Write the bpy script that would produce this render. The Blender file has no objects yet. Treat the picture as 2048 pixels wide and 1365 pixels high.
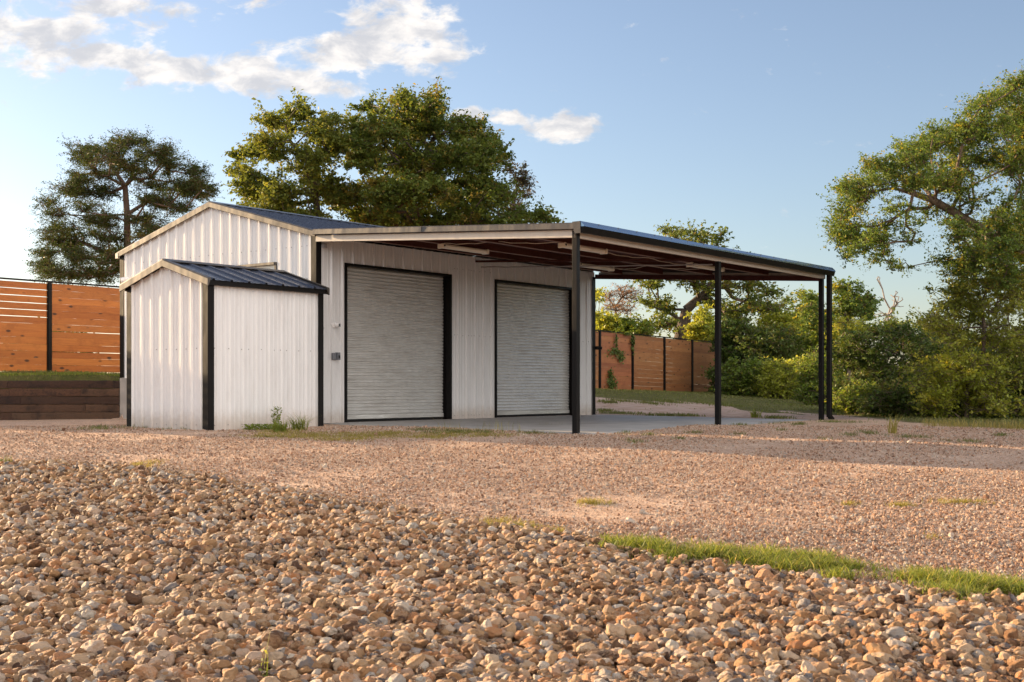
import bpy, bmesh, math, random
import numpy as np
from mathutils import Vector, Matrix
random.seed(7)
rng = np.random.default_rng(11)
C = bpy.context.scene.collection
S = bpy.context.scene
R = math.radians

# ------------------------------------------------------------------ camera
F, HZ, CH = 2511.0, 775.0, 0.717          # focal length in photo pixels, horizon row, eye height above the slab
cam_d = bpy.data.cameras.new('camera'); cam = bpy.data.objects.new('camera', cam_d); C.objects.link(cam)
cam.location = (0, 0, CH); cam.rotation_euler = (R(90), 0, 0)
cam_d.sensor_width = 36; cam_d.lens = F/2048*36
cam_d.shift_y = (HZ-682.5)/2048; cam_d.clip_end = 3000; cam_d.clip_start = .1
S.camera = cam

# ------------------------------------------------------------------ sun and sky
SUN_D, SUN_EL = 32.0, 11.5                 # light travels towards +x and the camera
dh = Vector((math.cos(R(SUN_D)), -math.sin(R(SUN_D)), 0))
to_sun = Vector((-dh.x*math.cos(R(SUN_EL)), -dh.y*math.cos(R(SUN_EL)), math.sin(R(SUN_EL))))
sun_l = bpy.data.lights.new('sun', 'SUN'); sun = bpy.data.objects.new('sun', sun_l); C.objects.link(sun)
sun_l.energy = 5.0; sun_l.angle = R(0.5); sun_l.color = (1.0, .71, .41)
sun.rotation_euler = to_sun.to_track_quat('Z', 'Y').to_euler()
SKY = .066
S.view_settings.view_transform = 'Standard'; S.view_settings.look = 'None'
S.view_settings.exposure = 1.68; S.view_settings.gamma = 1

W = bpy.data.worlds.new("World"); S.world = W; W.use_nodes = True
nt = W.node_tree; nt.nodes.clear()
class NT:
    """tiny helper for node graphs"""
    def __init__(s, nt): s.nt = nt
    def n(s, t, **kw):
        nd = s.nt.nodes.new(t)
        for k, v in kw.items():
            if k[0] == '_': setattr(nd, k[1:], v)
        return nd
    def l(s, a, b): s.nt.links.new(a, b)
    def put(s, sock, v):
        if isinstance(v, bpy.types.NodeSocket): s.l(v, sock)
        else: sock.default_value = v
    def math(s, op, a, b=0., c=0., clamp=False):
        nd = s.nt.nodes.new('ShaderNodeMath'); nd.operation = op; nd.use_clamp = clamp
        s.put(nd.inputs[0], a); s.put(nd.inputs[1], b); s.put(nd.inputs[2], c); return nd.outputs[0]
    def mix(s, f, a, b, typ='MIX'):
        nd = s.nt.nodes.new('ShaderNodeMix'); nd.data_type = 'RGBA'; nd.blend_type = typ
        s.put(nd.inputs[0], f)
        for i, v in ((6, a), (7, b)):
            s.put(nd.inputs[i], v if isinstance(v, bpy.types.NodeSocket) else (*v[:3], 1))
        return nd.outputs[2]
    def noise(s, vec, scale, detail=4, rough=.55, dist=0., out=0):
        nd = s.nt.nodes.new('ShaderNodeTexNoise')
        if vec is not None: s.l(vec, nd.inputs['Vector'])
        nd.inputs['Scale'].default_value = scale; nd.inputs['Detail'].default_value = detail
        nd.inputs['Roughness'].default_value = rough; nd.inputs['Distortion'].default_value = dist
        return nd.outputs[out]
    def vor(s, vec, scale, feat='F1', out=0):
        nd = s.nt.nodes.new('ShaderNodeTexVoronoi'); nd.feature = feat
        if vec is not None: s.l(vec, nd.inputs['Vector'])
        nd.inputs['Scale'].default_value = scale; return nd.outputs[out]
    def ramp(s, f, stops, interp='LINEAR'):
        nd = s.nt.nodes.new('ShaderNodeValToRGB'); nd.color_ramp.interpolation = interp
        el = nd.color_ramp.elements
        while len(el) < len(stops): el.new(.5)
        for e, (p, c) in zip(el, stops):
            e.position = p; e.color = (*c[:3], 1) if hasattr(c, '__len__') else (c, c, c, 1)
        s.l(f, nd.inputs[0]); return nd.outputs[0]
    def mapr(s, f, a, b, c=0., d=1., smooth=True):
        nd = s.nt.nodes.new('ShaderNodeMapRange'); nd.interpolation_type = 'SMOOTHSTEP' if smooth else 'LINEAR'
        s.put(nd.inputs[0], f)
        for i, v in enumerate((a, b, c, d)): s.put(nd.inputs[i+1], v)
        return nd.outputs[0]
    def mapping(s, vec, scale=(1,1,1), loc=(0,0,0), rot=(0,0,0)):
        nd = s.nt.nodes.new('ShaderNodeMapping'); s.l(vec, nd.inputs[0])
        nd.inputs['Scale'].default_value = scale; nd.inputs['Location'].default_value = loc
        nd.inputs['Rotation'].default_value = rot
        return nd.outputs[0]

g = NT(nt)
sky = g.n('ShaderNodeTexSky'); sky.sky_type = 'NISHITA'; sky.sun_disc = False
sky.sun_elevation = R(SUN_EL); sky.sun_rotation = math.atan2(to_sun.x, to_sun.y)
sky.air_density = 1.0; sky.dust_density = .7; sky.ozone_density = 2.5
tc = g.n('ShaderNodeTexCoord')
sep = g.n('ShaderNodeSeparateXYZ'); g.l(tc.outputs['Generated'], sep.inputs[0])
yy = g.math('MAXIMUM', sep.outputs[1], .05)
uu = g.math('DIVIDE', sep.outputs[0], yy); vv = g.math('DIVIDE', sep.outputs[2], yy)
cu = g.n('ShaderNodeCombineXYZ'); g.l(uu, cu.inputs[0]); g.l(vv, cu.inputs[1])
# soft bodies of the cloud bank as patches of sky: azimuth/elevation tangents, half sizes, weight
cl = [(-.40,.285,.13,.020,1.0),(-.33,.262,.09,.022,1.0),(-.27,.252,.07,.020,1.),(-.20,.247,.07,.020,1.0),(-.15,.238,.04,.014,.9),(-.09,.288,.06,.025,1.1),
      (-.12,.265,.09,.020,1.1),(-.055,.262,.025,.010,1.),(-.146,.241,.03,.007,.8),(-.32,.303,.10,.012,.8),(-.22,.306,.08,.008,.5),
      (-.03,.218,.03,.006,1.),(0.0,.213,.03,.007,.95),(.042,.208,.042,.015,1.25),(-.065,.234,.014,.005,.5),
      (-.7,.24,.2,.03,.9),(.75,.3,.3,.03,.7),(.9,.15,.2,.02,.6),(-.2,.52,.6,.06,.8)]
wob = g.noise(cu.outputs[0], 22, 4, .6, out=1)
wv = g.n('ShaderNodeVectorMath'); wv.operation = 'MULTIPLY_ADD'
g.l(wob, wv.inputs[0]); wv.inputs[1].default_value = (.035, .02, 0); g.l(cu.outputs[0], wv.inputs[2])
wv2 = g.n('ShaderNodeVectorMath'); wv2.operation = 'SUBTRACT'; g.l(wv.outputs[0], wv2.inputs[0]); wv2.inputs[1].default_value = (.0175, .01, 0)
acc = None
for (a_, b_, ra, rb, w_) in cl:
    m = g.mapping(wv2.outputs[0], (1/ra, 1/rb, 0), (-a_/ra, -b_/rb, 0))
    ln = g.n('ShaderNodeVectorMath'); ln.operation = 'LENGTH'; g.l(m, ln.inputs[0])
    v = g.mapr(ln.outputs['Value'], 1.45, 0., 0., w_)
    acc = v if acc is None else g.math('MAXIMUM', acc, v)
nz = g.noise(g.mapping(cu.outputs[0], (1, 1.9, 1)), 26, 9, .62, .35)
nz2 = g.noise(g.mapping(cu.outputs[0], (1, 1.6, 1), (3, 1, 0)), 70, 6, .6)
dens = g.math('ADD', g.math('MULTIPLY', acc, .52), g.math('MULTIPLY', g.math('SUBTRACT', nz, .5), 1.15))
dens = g.math('ADD', dens, g.math('MULTIPLY', g.math('SUBTRACT', nz2, .5), .25))
cov = g.math('MULTIPLY', g.mapr(dens, .16, .42), g.mapr(sep.outputs[1], 0., .1))
cov = g.math('MULTIPLY', cov, .93)
bright = g.mapr(g.noise(g.mapping(cu.outputs[0], (1, 1.7, 1), (.02, .012, 0)), 26, 6, .6, .3), .35, .65, 0., 1.)
ccol = g.mix(bright, (3.3, 3.3, 3.45), (5.4, 5.1, 4.8))
hs = g.n('ShaderNodeHueSaturation'); g.l(sky.outputs[0], hs.inputs['Color']); hs.inputs['Saturation'].default_value = .84
skyt = g.mix(1., hs.outputs[0], (1.02, .97, 1.0), 'MULTIPLY')
# unseen bright cloud layer added opposite the low sun, to lift the shaded walls
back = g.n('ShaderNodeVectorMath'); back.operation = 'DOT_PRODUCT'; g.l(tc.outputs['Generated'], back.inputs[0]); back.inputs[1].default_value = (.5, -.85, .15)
fill_noise = g.noise(g.mapping(tc.outputs['Generated'], (1, 1, 2.2)), 3.2, 6, .6)
deck = g.math('MULTIPLY', g.mapr(g.math('ADD', back.outputs['Value'], g.math('MULTIPLY', g.math('SUBTRACT', fill_noise, .5), .9)), .25, .6), g.mapr(sep.outputs[2], -.02, .03))
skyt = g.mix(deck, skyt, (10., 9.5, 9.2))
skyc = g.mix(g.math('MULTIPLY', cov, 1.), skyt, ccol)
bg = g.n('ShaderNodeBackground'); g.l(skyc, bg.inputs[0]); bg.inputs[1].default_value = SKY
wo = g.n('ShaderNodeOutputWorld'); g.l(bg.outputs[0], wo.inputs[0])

# ------------------------------------------------------------------ frame of the building and the lie of the land
P0 = np.array([-3.9, 25.0]); U = np.array([.609, .793]); V = np.array([-.793, .609])
def ab(a, b, z=0.): p = P0 + a*U + b*V; return Vector((p[0], p[1], z))
UV = Vector((U[0], U[1], 0)); VV = Vector((V[0], V[1], 0)); ZV = Vector((0, 0, 1))
def px(x, y, D): return Vector(((x-1024)/F*D, D, CH-(y-HZ)/F*D))
def sst(t): t = np.clip(t, 0, 1); return t*t*(3-2*t)
RW0 = P0 + 6.45*V; RWD = np.array([-.984, -.178]); RWN = np.array([-.178, .984])
def zt(x, y):
    x = np.asarray(x, float); y = np.asarray(y, float)
    z = np.interp(y, [0, 5, 8, 12, 14.4, 16.4, 19, 21, 23.5, 30, 60, 200], [-.62, -.6, -.52, -.40, -.29, -.2, -.11, -.065, -.02, -.02, -.02, -.1])
    dx, dy = x-P0[0], y-P0[1]
    a = U[0]*dx+U[1]*dy; b = V[0]*dx+V[1]*dy
    T = np.interp(a, [0, 5, 26.5, 36.6, 60, 120], [1.15, 1.12, .65, .45, .3, .2])
    sd = RWN[0]*(x-RW0[0])+RWN[1]*(y-RW0[1])
    stepA = sst((sd-.1)/.3)*np.interp(sd, [0, 4.5], [.86, 1.])
    stepB = sst((b-6.0)/.3)*np.interp(b, [6.3, 11.5], [.82, 1.])
    gen = sst((b+1.)/12.5)
    wl = sst((a-0.)/.3); wr = sst((a-10.1)/6.)
    t = T*(stepA*(1-wl) + wl*(stepB*(1-wr) + gen*wr))
    z = z+t
    # sunk under the slab and the building
    ins = (sst((a+.0)/.12)*sst((10.3-a)/.12)*sst((b+6.6)/.12)*sst((6.2-b)/.12))
    z = z-.11*ins
    z = z + .012*np.sin(x*1.3+y*.7)+.01*np.sin(x*.6-y*1.9+1)
    return z
def gp(x, y):
    """point of the ground seen at photo pixel (x, y)"""
    Ds = np.geomspace(4, 120, 900); X = (x-1024)/F*Ds
    zs = CH-(y-HZ)/F*Ds; i = np.argmax(zs < zt(X, Ds)); D = Ds[i]
    return Vector((X[i], D, float(zt(X[i], D))))

# ------------------------------------------------------------------ object helpers
def link(name, me, mats=None, parent=None):
    o = bpy.data.objects.new(name, me); C.objects.link(o)
    if mats is not None:
        for m in (mats if isinstance(mats, (list, tuple)) else [mats]): me.materials.append(m)
    if parent is not None: o.parent = parent
    return o
def tag(o, label=None, cat=None, group=None, kind=None):
    if label: o['label'] = label
    if cat: o['category'] = cat
    if group: o['group'] = group
    if kind: o['kind'] = kind
    return o
def empty(name, loc, label, cat, group=None):
    o = bpy.data.objects.new(name, None); C.objects.link(o); o.location = loc; o.empty_display_size = .2
    return tag(o, label, cat, group)
class MB:
    """collects simple solids, then links them as one mesh; points are in world space, stored relative to the parent"""
    def __init__(s): s.v = []; s.f = []; s.mi = []
    def add(s, vs, fs, mi=0):
        o = len(s.v); s.v += [tuple(v) for v in vs]; s.f += [tuple(i+o for i in f) for f in fs]; s.mi += [mi]*len(fs)
    def box(s, o, ex, ey, ez, mi=0):
        """origin corner + three edge vectors"""
        o, ex, ey, ez = Vector(o), Vector(ex), Vector(ey), Vector(ez)
        v = [o, o+ex, o+ex+ey, o+ey]; v += [p+ez for p in v]
        if ex.cross(ey).dot(ez) < 0: fs = [(0,1,2,3),(7,6,5,4),(4,5,1,0),(5,6,2,1),(6,7,3,2),(7,4,0,3)]
        else: fs = [(3,2,1,0),(4,5,6,7),(0,1,5,4),(1,2,6,5),(2,3,7,6),(3,0,4,7)]
        s.add(v, fs, mi)
    def bar(s, p, q, w, h, up=ZV, mi=0):
        p, q = Vector(p), Vector(q); d = (q-p).normalized(); r = d.cross(up).normalized(); u = r.cross(d)
        s.box(p-r*w/2-u*h/2, q-p, r*w, u*h, mi)
    def prism(s, prof, p, q, ax, ay, mi=0, closed=True):
        """profile points (x, y) along ax, ay swept from p to q"""
        p, q = Vector(p), Vector(q); n = len(prof)
        v = [p+ax*x+ay*y for x, y in prof] + [q+ax*x+ay*y for x, y in prof]
        m = n if closed else n-1
        fs = [(i, (i+1) % n, n+(i+1) % n, n+i) for i in range(m)]
        if closed: fs += [tuple(range(n))[::-1], tuple(range(n, 2*n))]
        s.add(v, fs, mi)
    def tube(s, pts, rad, n=8, mi=0):
        pts = [Vector(p) for p in pts]; base = len(s.v); rs = rad if hasattr(rad, '__len__') else [rad]*len(pts)
        for i, p in enumerate(pts):
            d = (pts[min(i+1, len(pts)-1)]-pts[max(i-1, 0)]).normalized()
            a = d.orthogonal().normalized() if i == 0 else (a-d*a.dot(d)).normalized()
            b = d.cross(a)
            for k in range(n):
                t = 2*math.pi*k/n; s.v.append(tuple(p+(a*math.cos(t)+b*math.sin(t))*rs[i]))
        for i in range(len(pts)-1):
            for k in range(n):
                s.f.append((base+i*n+k, base+i*n+(k+1) % n, base+(i+1)*n+(k+1) % n, base+(i+1)*n+k)); s.mi.append(mi)
        s.f.append(tuple(base+k for k in range(n))[::-1]); s.mi.append(mi)
        s.f.append(tuple(base+(len(pts)-1)*n+k for k in range(n))); s.mi.append(mi)
    def build(s, name, mat, parent=None, smooth=False, bevel=0., fix=True):
        me = bpy.data.meshes.new(name)
        off = parent_world(parent)
        me.from_pydata([(x-off[0], y-off[1], z-off[2]) for x, y, z in s.v], [], s.f)
        for p, i in zip(me.polygons, s.mi): p.material_index = i
        if fix:
            bm = bmesh.new(); bm.from_mesh(me); bmesh.ops.recalc_face_normals(bm, faces=bm.faces); bm.to_mesh(me); bm.free()
        if smooth: me.shade_smooth() if hasattr(me, 'shade_smooth') else None
        o = link(name, me, mat, parent)
        if bevel:
            m = o.modifiers.new('bevel', 'BEVEL'); m.width = bevel; m.segments = 1; m.limit_method = 'ANGLE'
        return o
def parent_world(p):
    v = Vector((0, 0, 0))
    while p is not None: v += p.location; p = p.parent
    return v

# ------------------------------------------------------------------ materials
def mat(name):
    m = bpy.data.materials.new(name); m.use_nodes = True; t = NT(m.node_tree)
    b = m.node_tree.nodes['Principled BSDF']; return m, t, b
def bump(t, b, h, s=.5, d=.01):
    n = t.n('ShaderNodeBump'); t.put(n.inputs['Height'], h); n.inputs['Strength'].default_value = s; n.inputs['Distance'].default_value = d
    t.l(n.outputs[0], b.inputs['Normal'])
def coords(t, kind='Object'): return t.n('ShaderNodeTexCoord').outputs[kind]
def painted(name, col, rough=.4, spec=.5, metallic=0., dirt=.15, dirtcol=(.25,.2,.15), streak=True, low_dirt=0., dent=.004):
    m, t, b = mat(name); co = coords(t)
    n1 = t.noise(t.mapping(co, (1.5, 1.5, .25) if streak else (1, 1, 1)), 6, 6, .65)
    n2 = t.noise(co, 45, 3, .6)
    f = t.math('MULTIPLY', t.mapr(n1, .45, .8), dirt)
    c = t.mix(f, col, dirtcol)
    c = t.mix(t.math('MULTIPLY', t.mapr(n2, .5, .75), dirt*.5), c, dirtcol)
    if low_dirt:
        ge = t.n('ShaderNodeNewGeometry'); sp = t.n('ShaderNodeSeparateXYZ'); t.l(ge.outputs['Position'], sp.inputs[0])
        sp_n = t.math('ADD', sp.outputs[2], t.math('MULTIPLY', t.noise(co, 9, 5, .7), -.35))
        c = t.mix(t.mapr(sp_n, .22, -.16, 0., low_dirt), c, (.42, .33, .25))
    t.l(c, b.inputs['Base Color']); b.inputs['Metallic'].default_value = metallic
    b.inputs['Specular IOR Level'].default_value = spec
    t.l(t.mapr(n1, .3, .8, rough*.8, rough*1.3), b.inputs['Roughness'])
    if dent:
        bump(t, b, t.noise(t.mapping(co, (1, 1, .6)), 2.2, 2, .5), .5, dent*6)
    return m
M_white = painted('white_painted_sheet', (.74, .73, .72), .38, .5, low_dirt=.6, dirt=.16)
M_black = painted('black_painted_steel', (.007, .006, .006), .42, .15, dirt=.25, dirtcol=(.026, .018, .014))
M_rake = painted('sunlit_black_trim', (.075, .066, .058), .42, .6, metallic=.35, dirt=.5, dirtcol=(.12, .10, .085))  # black trim lightened, sun on its edges put into the colour
M_gutter = painted('sky_reflection_trim', (.30, .40, .52), .25, .6, metallic=.9, dirt=.1, dirtcol=(.15, .18, .2), dent=.001)  # dark trim, its blue sky reflection put into the base colour
M_roof = painted('dark_blue_grey_roof', (.045, .052, .075), .3, .6, metallic=.2, dirt=.25, dirtcol=(.08, .08, .09))
M_beam = painted('cream_painted_beam', (.60, .53, .44), .45, .4, dirt=.12)
M_red = painted('red_oxide_deck', (.075, .018, .012), .6, .3, dirt=.3, dirtcol=(.05, .02, .015))
M_redl = painted('pale_purlin_lip', (.24, .13, .10), .5, .4)
M_lamp = painted('cream_plastic', (.86, .78, .64), .35, .5, dirt=.1)
M_grey = painted('grey_plastic', (.16, .17, .19), .45, .4, dirt=.2)
M_wplastic = painted('white_plastic', (.8, .78, .76), .3, .5, dirt=.05)
M_glass_d, t_, b_ = mat('dark_lens'); b_.inputs['Base Color'].default_value = (.02, .02, .022, 1); b_.inputs['Roughness'].default_value = .1
M_cable = painted('cream_cable', (.55, .45, .35), .5, .4)
M_conduit = painted('grey_conduit', (.34, .30, .29), .4, .5)
M_rubber = painted('black_rubber', (.012, .012, .012), .8, .2)
M_galv = painted('galvanised_screw', (.3, .28, .27), .35, .5, metallic=.7)

def m_door():
    m, t, b = mat('roller_door_steel'); co = coords(t)
    n1 = t.noise(t.mapping(co, (.5, .5, 3)), 3, 4, .6)
    c = t.mix(t.mapr(n1, .4, .75), (.64, .63, .60), (.55, .53, .495))
    n2 = t.noise(co, 30, 5, .7); c = t.mix(t.mapr(n2, .62, .8, 0, .35), c, (.3, .24, .19))
    t.l(c, b.inputs['Base Color']); b.inputs['Metallic'].default_value = .3; b.inputs['Roughness'].default_value = .25
    b.inputs['Specular IOR Level'].default_value = .6
    bump(t, b, t.noise(t.mapping(co, (1, 1, 4)), 1.6, 3, .5), .6, .03); return m
M_door = m_door()

def m_wood(name, c1, c2, c3, knots=True):
    m, t, b = mat(name); tcn = t.n('ShaderNodeTexCoord'); co = tcn.outputs['Object']
    rot = t.mapping(co, (1, 1, 1), (0, 0, 0), (0, 0, -math.atan2(U[1], U[0])))
    at = t.n('ShaderNodeAttribute'); at.attribute_name = 'bid'; at.attribute_type = 'GEOMETRY'
    ofs = t.n('ShaderNodeVectorMath'); ofs.operation = 'MULTIPLY_ADD'
    t.l(at.outputs['Vector'], ofs.inputs[0]); ofs.inputs[1].default_value = (17, 5, 9); t.l(rot, ofs.inputs[2])
    gr = t.noise(t.mapping(ofs.outputs[0], (.35, 8, 9)), 3.0, 6, .65, .8)
    gr2 = t.noise(t.mapping(ofs.outputs[0], (.9, 30, 38)), 3.0, 3, .6, .3)
    c = t.mix(t.mapr(gr, .38, .68), c1, c2)
    sp = t.n('ShaderNodeSeparateColor'); t.l(at.outputs['Color'], sp.inputs[0])
    c = t.mix(t.math('MULTIPLY', sp.outputs[0], .55), c, c3)
    c = t.mix(t.mapr(gr2, .45, .8, 0, .5), c, tuple(v*.45 for v in c2))
    c = t.mix(t.math('MULTIPLY', sp.outputs[1], .45), c, tuple(v*.55 for v in c2))
    blot = t.noise(ofs.outputs[0], 2.6, 7, .7); c = t.mix(t.mapr(blot, .5, .68, 0, .4 if knots else .75), c, tuple(v*(.6 if knots else .25) for v in c2))
    if knots:
        kv = t.vor(t.mapping(ofs.outputs[0], (1.5, 0, 3.2)), 1.25, 'F1', 0)
        c = t.mix(t.mapr(kv, .07, .19, .9, 0.), c, (.03, .012, .005))
        big = t.noise(ofs.outputs[0], 1.6, 3, .6); c = t.mix(t.mapr(big, .55, .75, 0, .4), c, tuple(v*.5 for v in c1))
    t.l(c, b.inputs['Base Color']); b.inputs['Roughness'].default_value = .6
    bump(t, b, gr2 if knots else t.math('ADD', gr2, blot), .4 if knots else 1., .006 if knots else .05); return m
M_fence = m_wood('stained_pine_boards', (.50, .155, .024), (.38, .10, .015), (.58, .22, .045))
M_fence2 = m_wood('reddish_pine_boards', (.34, .115, .045), (.25, .075, .028), (.38, .17, .06))
M_fence3 = m_wood('weathered_golden_boards', (.29, .115, .036), (.20, .07, .022), (.36, .17, .06))
M_tie = m_wood('dark_railway_sleeper', (.085, .034, .017), (.028, .012, .007), (.14, .07, .036), False)
M_tie_l = m_wood('weathered_sleeper', (.17, .075, .036), (.055, .024, .013), (.25, .15, .085), False)

def m_concrete(name, col, rough=.8):
    m, t, b = mat(name); co = coords(t)
    n = t.noise(co, 1.3, 8, .65); n2 = t.noise(co, 14, 6, .7); n3 = t.noise(t.mapping(co, (1, 1, 1), (5, 3, 1)), .35, 4, .6)
    c = t.mix(t.mapr(n, .35, .7), col, tuple(v*.72 for v in col))
    c = t.mix(t.mapr(n2, .55, .8, 0, .5), c, tuple(v*.6 for v in col))
    c = t.mix(t.mapr(n3, .52, .66, 0, .5), c, (col[0]*.7, col[1]*.55, col[2]*.45))
    t.l(c, b.inputs['Base Color']); b.inputs['Roughness'].default_value = rough
    bump(t, b, n2, .4, .01); return m
M_slab = m_concrete('worn_concrete_slab', (.40, .38, .36), .6)
M_conc = m_concrete('rough_concrete_stem', (.50, .44, .38))

# ------------------------------------------------------------------ ground
def poly_project(pts): return [gp(*p) for p in pts]
PB = poly_project([(-260, 905), (0, 925), (140, 928), (300, 940), (440, 962), (600, 990), (750, 1015), (960, 1050), (1200, 1085), (1450, 1140), (1700, 1172), (1850, 1190), (2048, 1215), (2300, 1240)])
PBx = np.array([p.x for p in PB]); PBy = np.array([p.y for p in PB])
o_ = np.argsort(PBx)
def pebble_edge(x): return np.interp(x, PBx[o_], PBy[o_])
PE = poly_project([(1560, 842), (1680, 847), (1800, 851), (2048, 861), (2400, 872)])
PEx = np.array([p.x for p in PE]); PEy = np.array([p.y for p in PE])
e_ = np.argsort(PEx)
def pad_edge(x): return np.interp(x, PEx[e_], PEy[e_])
YE = poly_project([(1180, 796), (1260, 798), (1340, 803), (1440, 811), (1560, 824), (1650, 834)])
YEx = np.array([p.x for p in YE]); YEy = np.array([p.y for p in YE])
k_ = np.argsort(YEx); YEx, YEy = YEx[k_], YEy[k_]
def abf(x, y):
    dx, dy = x-P0[0], y-P0[1]; return U[0]*dx+U[1]*dy, V[0]*dx+V[1]*dy
def grassiness(x, y):
    """1 = lawn, 0 = bare gravel or dirt"""
    a, b = abf(x, y)
    sd = RWN[0]*(x-RW0[0])+RWN[1]*(y-RW0[1])
    gterr = sst((sd-.1)/.2)*(a < 2) + (b > 6.3)*(a >= 2)*(a < 11)
    nz = .5+.5*np.sin(x*.9+1.3*np.sin(y*.5))*np.cos(y*.8+np.sin(x*.7))
    nz2 = .5+.5*np.sin(x*2.3+y*1.1+2*np.sin(y*.9))*np.cos(y*2.1-x*.6)
    # back yard right of the building: bare dirt near the slab, lawn further off
    far = sst((y-np.interp(x, YEx, YEy)+.8-1.2*np.sin(x*1.1))/2.5)
    gb = (a > 10.1)*np.clip(far + .35*(nz2 > .8)*(y > 35), 0, 1)
    pe = sst((y-pad_edge(x)-.3)/1.)*(x > 7.3)
    gb = np.where((x > 7.3), np.clip(np.maximum(gb, pe*sst((x-7.3)/2.5)), 0, 1), gb)
    gb = np.where(y < pad_edge(x)-.2, 0, gb)
    gb = np.where((x <= 7.3) & (a <= 10.2), 0, gb)
    return np.clip(np.where(gterr > .5, .75+.25*nz, gb), 0, 1)
def make_ground():
    xs = np.unique(np.concatenate([np.arange(-16, 18, .2), np.linspace(-16, -400, 26), np.linspace(18, 60, 50), np.linspace(60, 500, 24)]))
    ys = np.unique(np.concatenate([np.arange(-6, 3, .6), np.arange(3, 46, .2), np.linspace(46, 100, 70), np.linspace(100, 1200, 30), np.linspace(-200, -6, 10)]))
    X, Y = np.meshgrid(xs, ys); Z = zt(X, Y)
    n, m = len(xs), len(ys)
    v = np.stack([X, Y, Z], -1).reshape(-1, 3)
    i = np.arange(n*m).reshape(m, n)
    f = np.stack([i[:-1, :-1], i[:-1, 1:], i[1:, 1:], i[1:, :-1]], -1).reshape(-1, 4)
    me = mesh_np('ground', v, f)
    gr = grassiness(X, Y).reshape(-1); peb = sst((pebble_edge(X)+.1-Y)/.25).reshape(-1)
    a, b = abf(X, Y); dirt = (sst((a-9.6)/1.)*sst((Y-pad_edge(X)+1.5)/1.)).reshape(-1)
    dirt = np.maximum(dirt, .0)
    col = np.stack([gr, peb, dirt, np.ones_like(gr)], -1)
    at = me.attributes.new('zone', 'FLOAT_COLOR', 'POINT'); at.data.foreach_set('color', col.reshape(-1).astype(np.float32))
    me.shade_smooth()
    m_, t, bs = mat('gravel_dirt_and_lawn'); co = coords(t)
    at = t.n('ShaderNodeAttribute'); at.attribute_name = 'zone'; sp = t.n('ShaderNodeSeparateColor'); t.l(at.outputs['Color'], sp.inputs[0])
    big = t.noise(co, .35, 5, .6); mid = t.noise(co, 2.2, 6, .65); fine = t.noise(co, 14, 6, .75)
    vc = t.vor(co, 42, 'F1', 1); vd = t.vor(co, 42, 'F1', 0); vc2 = t.vor(co, 95, 'F1', 1)
    vsp = t.n('ShaderNodeSeparateColor'); t.l(vc, vsp.inputs[0]); vsp2 = t.n('ShaderNodeSeparateColor'); t.l(vc2, vsp2.inputs[0])
    grav = t.ramp(vsp.outputs[0], [(0, (.22,.11,.07)), (.3, (.62,.37,.25)), (.6, (.76,.50,.345)), (.85, (.86,.67,.51)), (1, (.34,.26,.21))])
    grav = t.mix(.5, grav, t.ramp(vsp2.outputs[1], [(0, (.26,.14,.09)), (.5, (.74,.48,.33)), (1, (.88,.71,.55))]))
    sand = t.mix(fine, (.88,.68,.52), (.82,.59,.43))
    grav = t.mix(t.mapr(mid, .5, .68, 0, .75), grav, sand)
    grav = t.mix(t.mapr(big, .5, .7, 0, .25), grav, (.48,.30,.21))
    dirt = t.mix(t.mapr(mid, .35, .65), (.62,.47,.39), (.50,.34,.26))
    dirt = t.mix(t.mapr(fine, .5, .75, 0, .5), dirt, (.40,.26,.19))
    soil = t.mix(fine, (.11,.065,.04), (.05,.03,.02))  # soil darkened to paint the shade in gaps between pebbles
    gcol = t.mix(t.mapr(mid, .35, .7), (.10,.11,.03), (.17,.15,.05))
    gcol = t.mix(t.mapr(fine, .45, .7, 0, .6), gcol, (.16,.12,.06))
    c = t.mix(sp.outputs[2], grav, dirt); 
    gm = t.mapr(t.math('ADD', sp.outputs[0], t.math('MULTIPLY', t.math('SUBTRACT', mid, .5), .9)), .38, .6)
    c = t.mix(gm, c, gcol); c = t.mix(sp.outputs[1], c, soil)
    t.l(c, bs.inputs['Base Color']); bs.inputs['Roughness'].default_value = .9; bs.inputs['Specular IOR Level'].default_value = .15
    h = t.math('ADD', t.math('MULTIPLY', t.math('SUBTRACT', 1., vd), .6), t.math('ADD', fine, mid))
    bump(t, bs, h, 1., .06)
    return tag(link('ground', me, m_), 'pinkish crushed gravel drive running back to bare dirt and lawn', None, None, 'structure')
def mesh_np(name, v, f):
    me = bpy.data.meshes.new(name); v = np.ascontiguousarray(v, np.float32); f = np.ascontiguousarray(f, np.int32); k = f.shape[1]
    me.vertices.add(len(v)); me.vertices.foreach_set('co', v.reshape(-1))
    me.loops.add(f.size); me.loops.foreach_set('vertex_index', f.reshape(-1))
    me.polygons.add(len(f)); me.polygons.foreach_set('loop_start', np.arange(0, f.size, k, dtype=np.int32))
    me.polygons.foreach_set('loop_total', np.full(len(f), k, np.int32))
    me.update(calc_edges=True); return me
ground = make_ground()

# slab under the carport
mb = MB()
z0, z1 = .0, -.05
v = [ab(0, -.0, z0), ab(10.15, 0, z0), ab(10.15, -6.5, z1), ab(0, -6.5, z1)]
lo = [p - Vector((0, 0, .16)) for p in v]
mb.add(v+lo, [(0,1,2,3), (4,5,6,7), (0,1,5,4), (1,2,6,5), (2,3,7,6), (3,0,4,7)])
slab = mb.build('concrete_slab', M_slab); tag(slab, 'worn grey concrete floor slab under the carport roof', None, None, 'structure')

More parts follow.
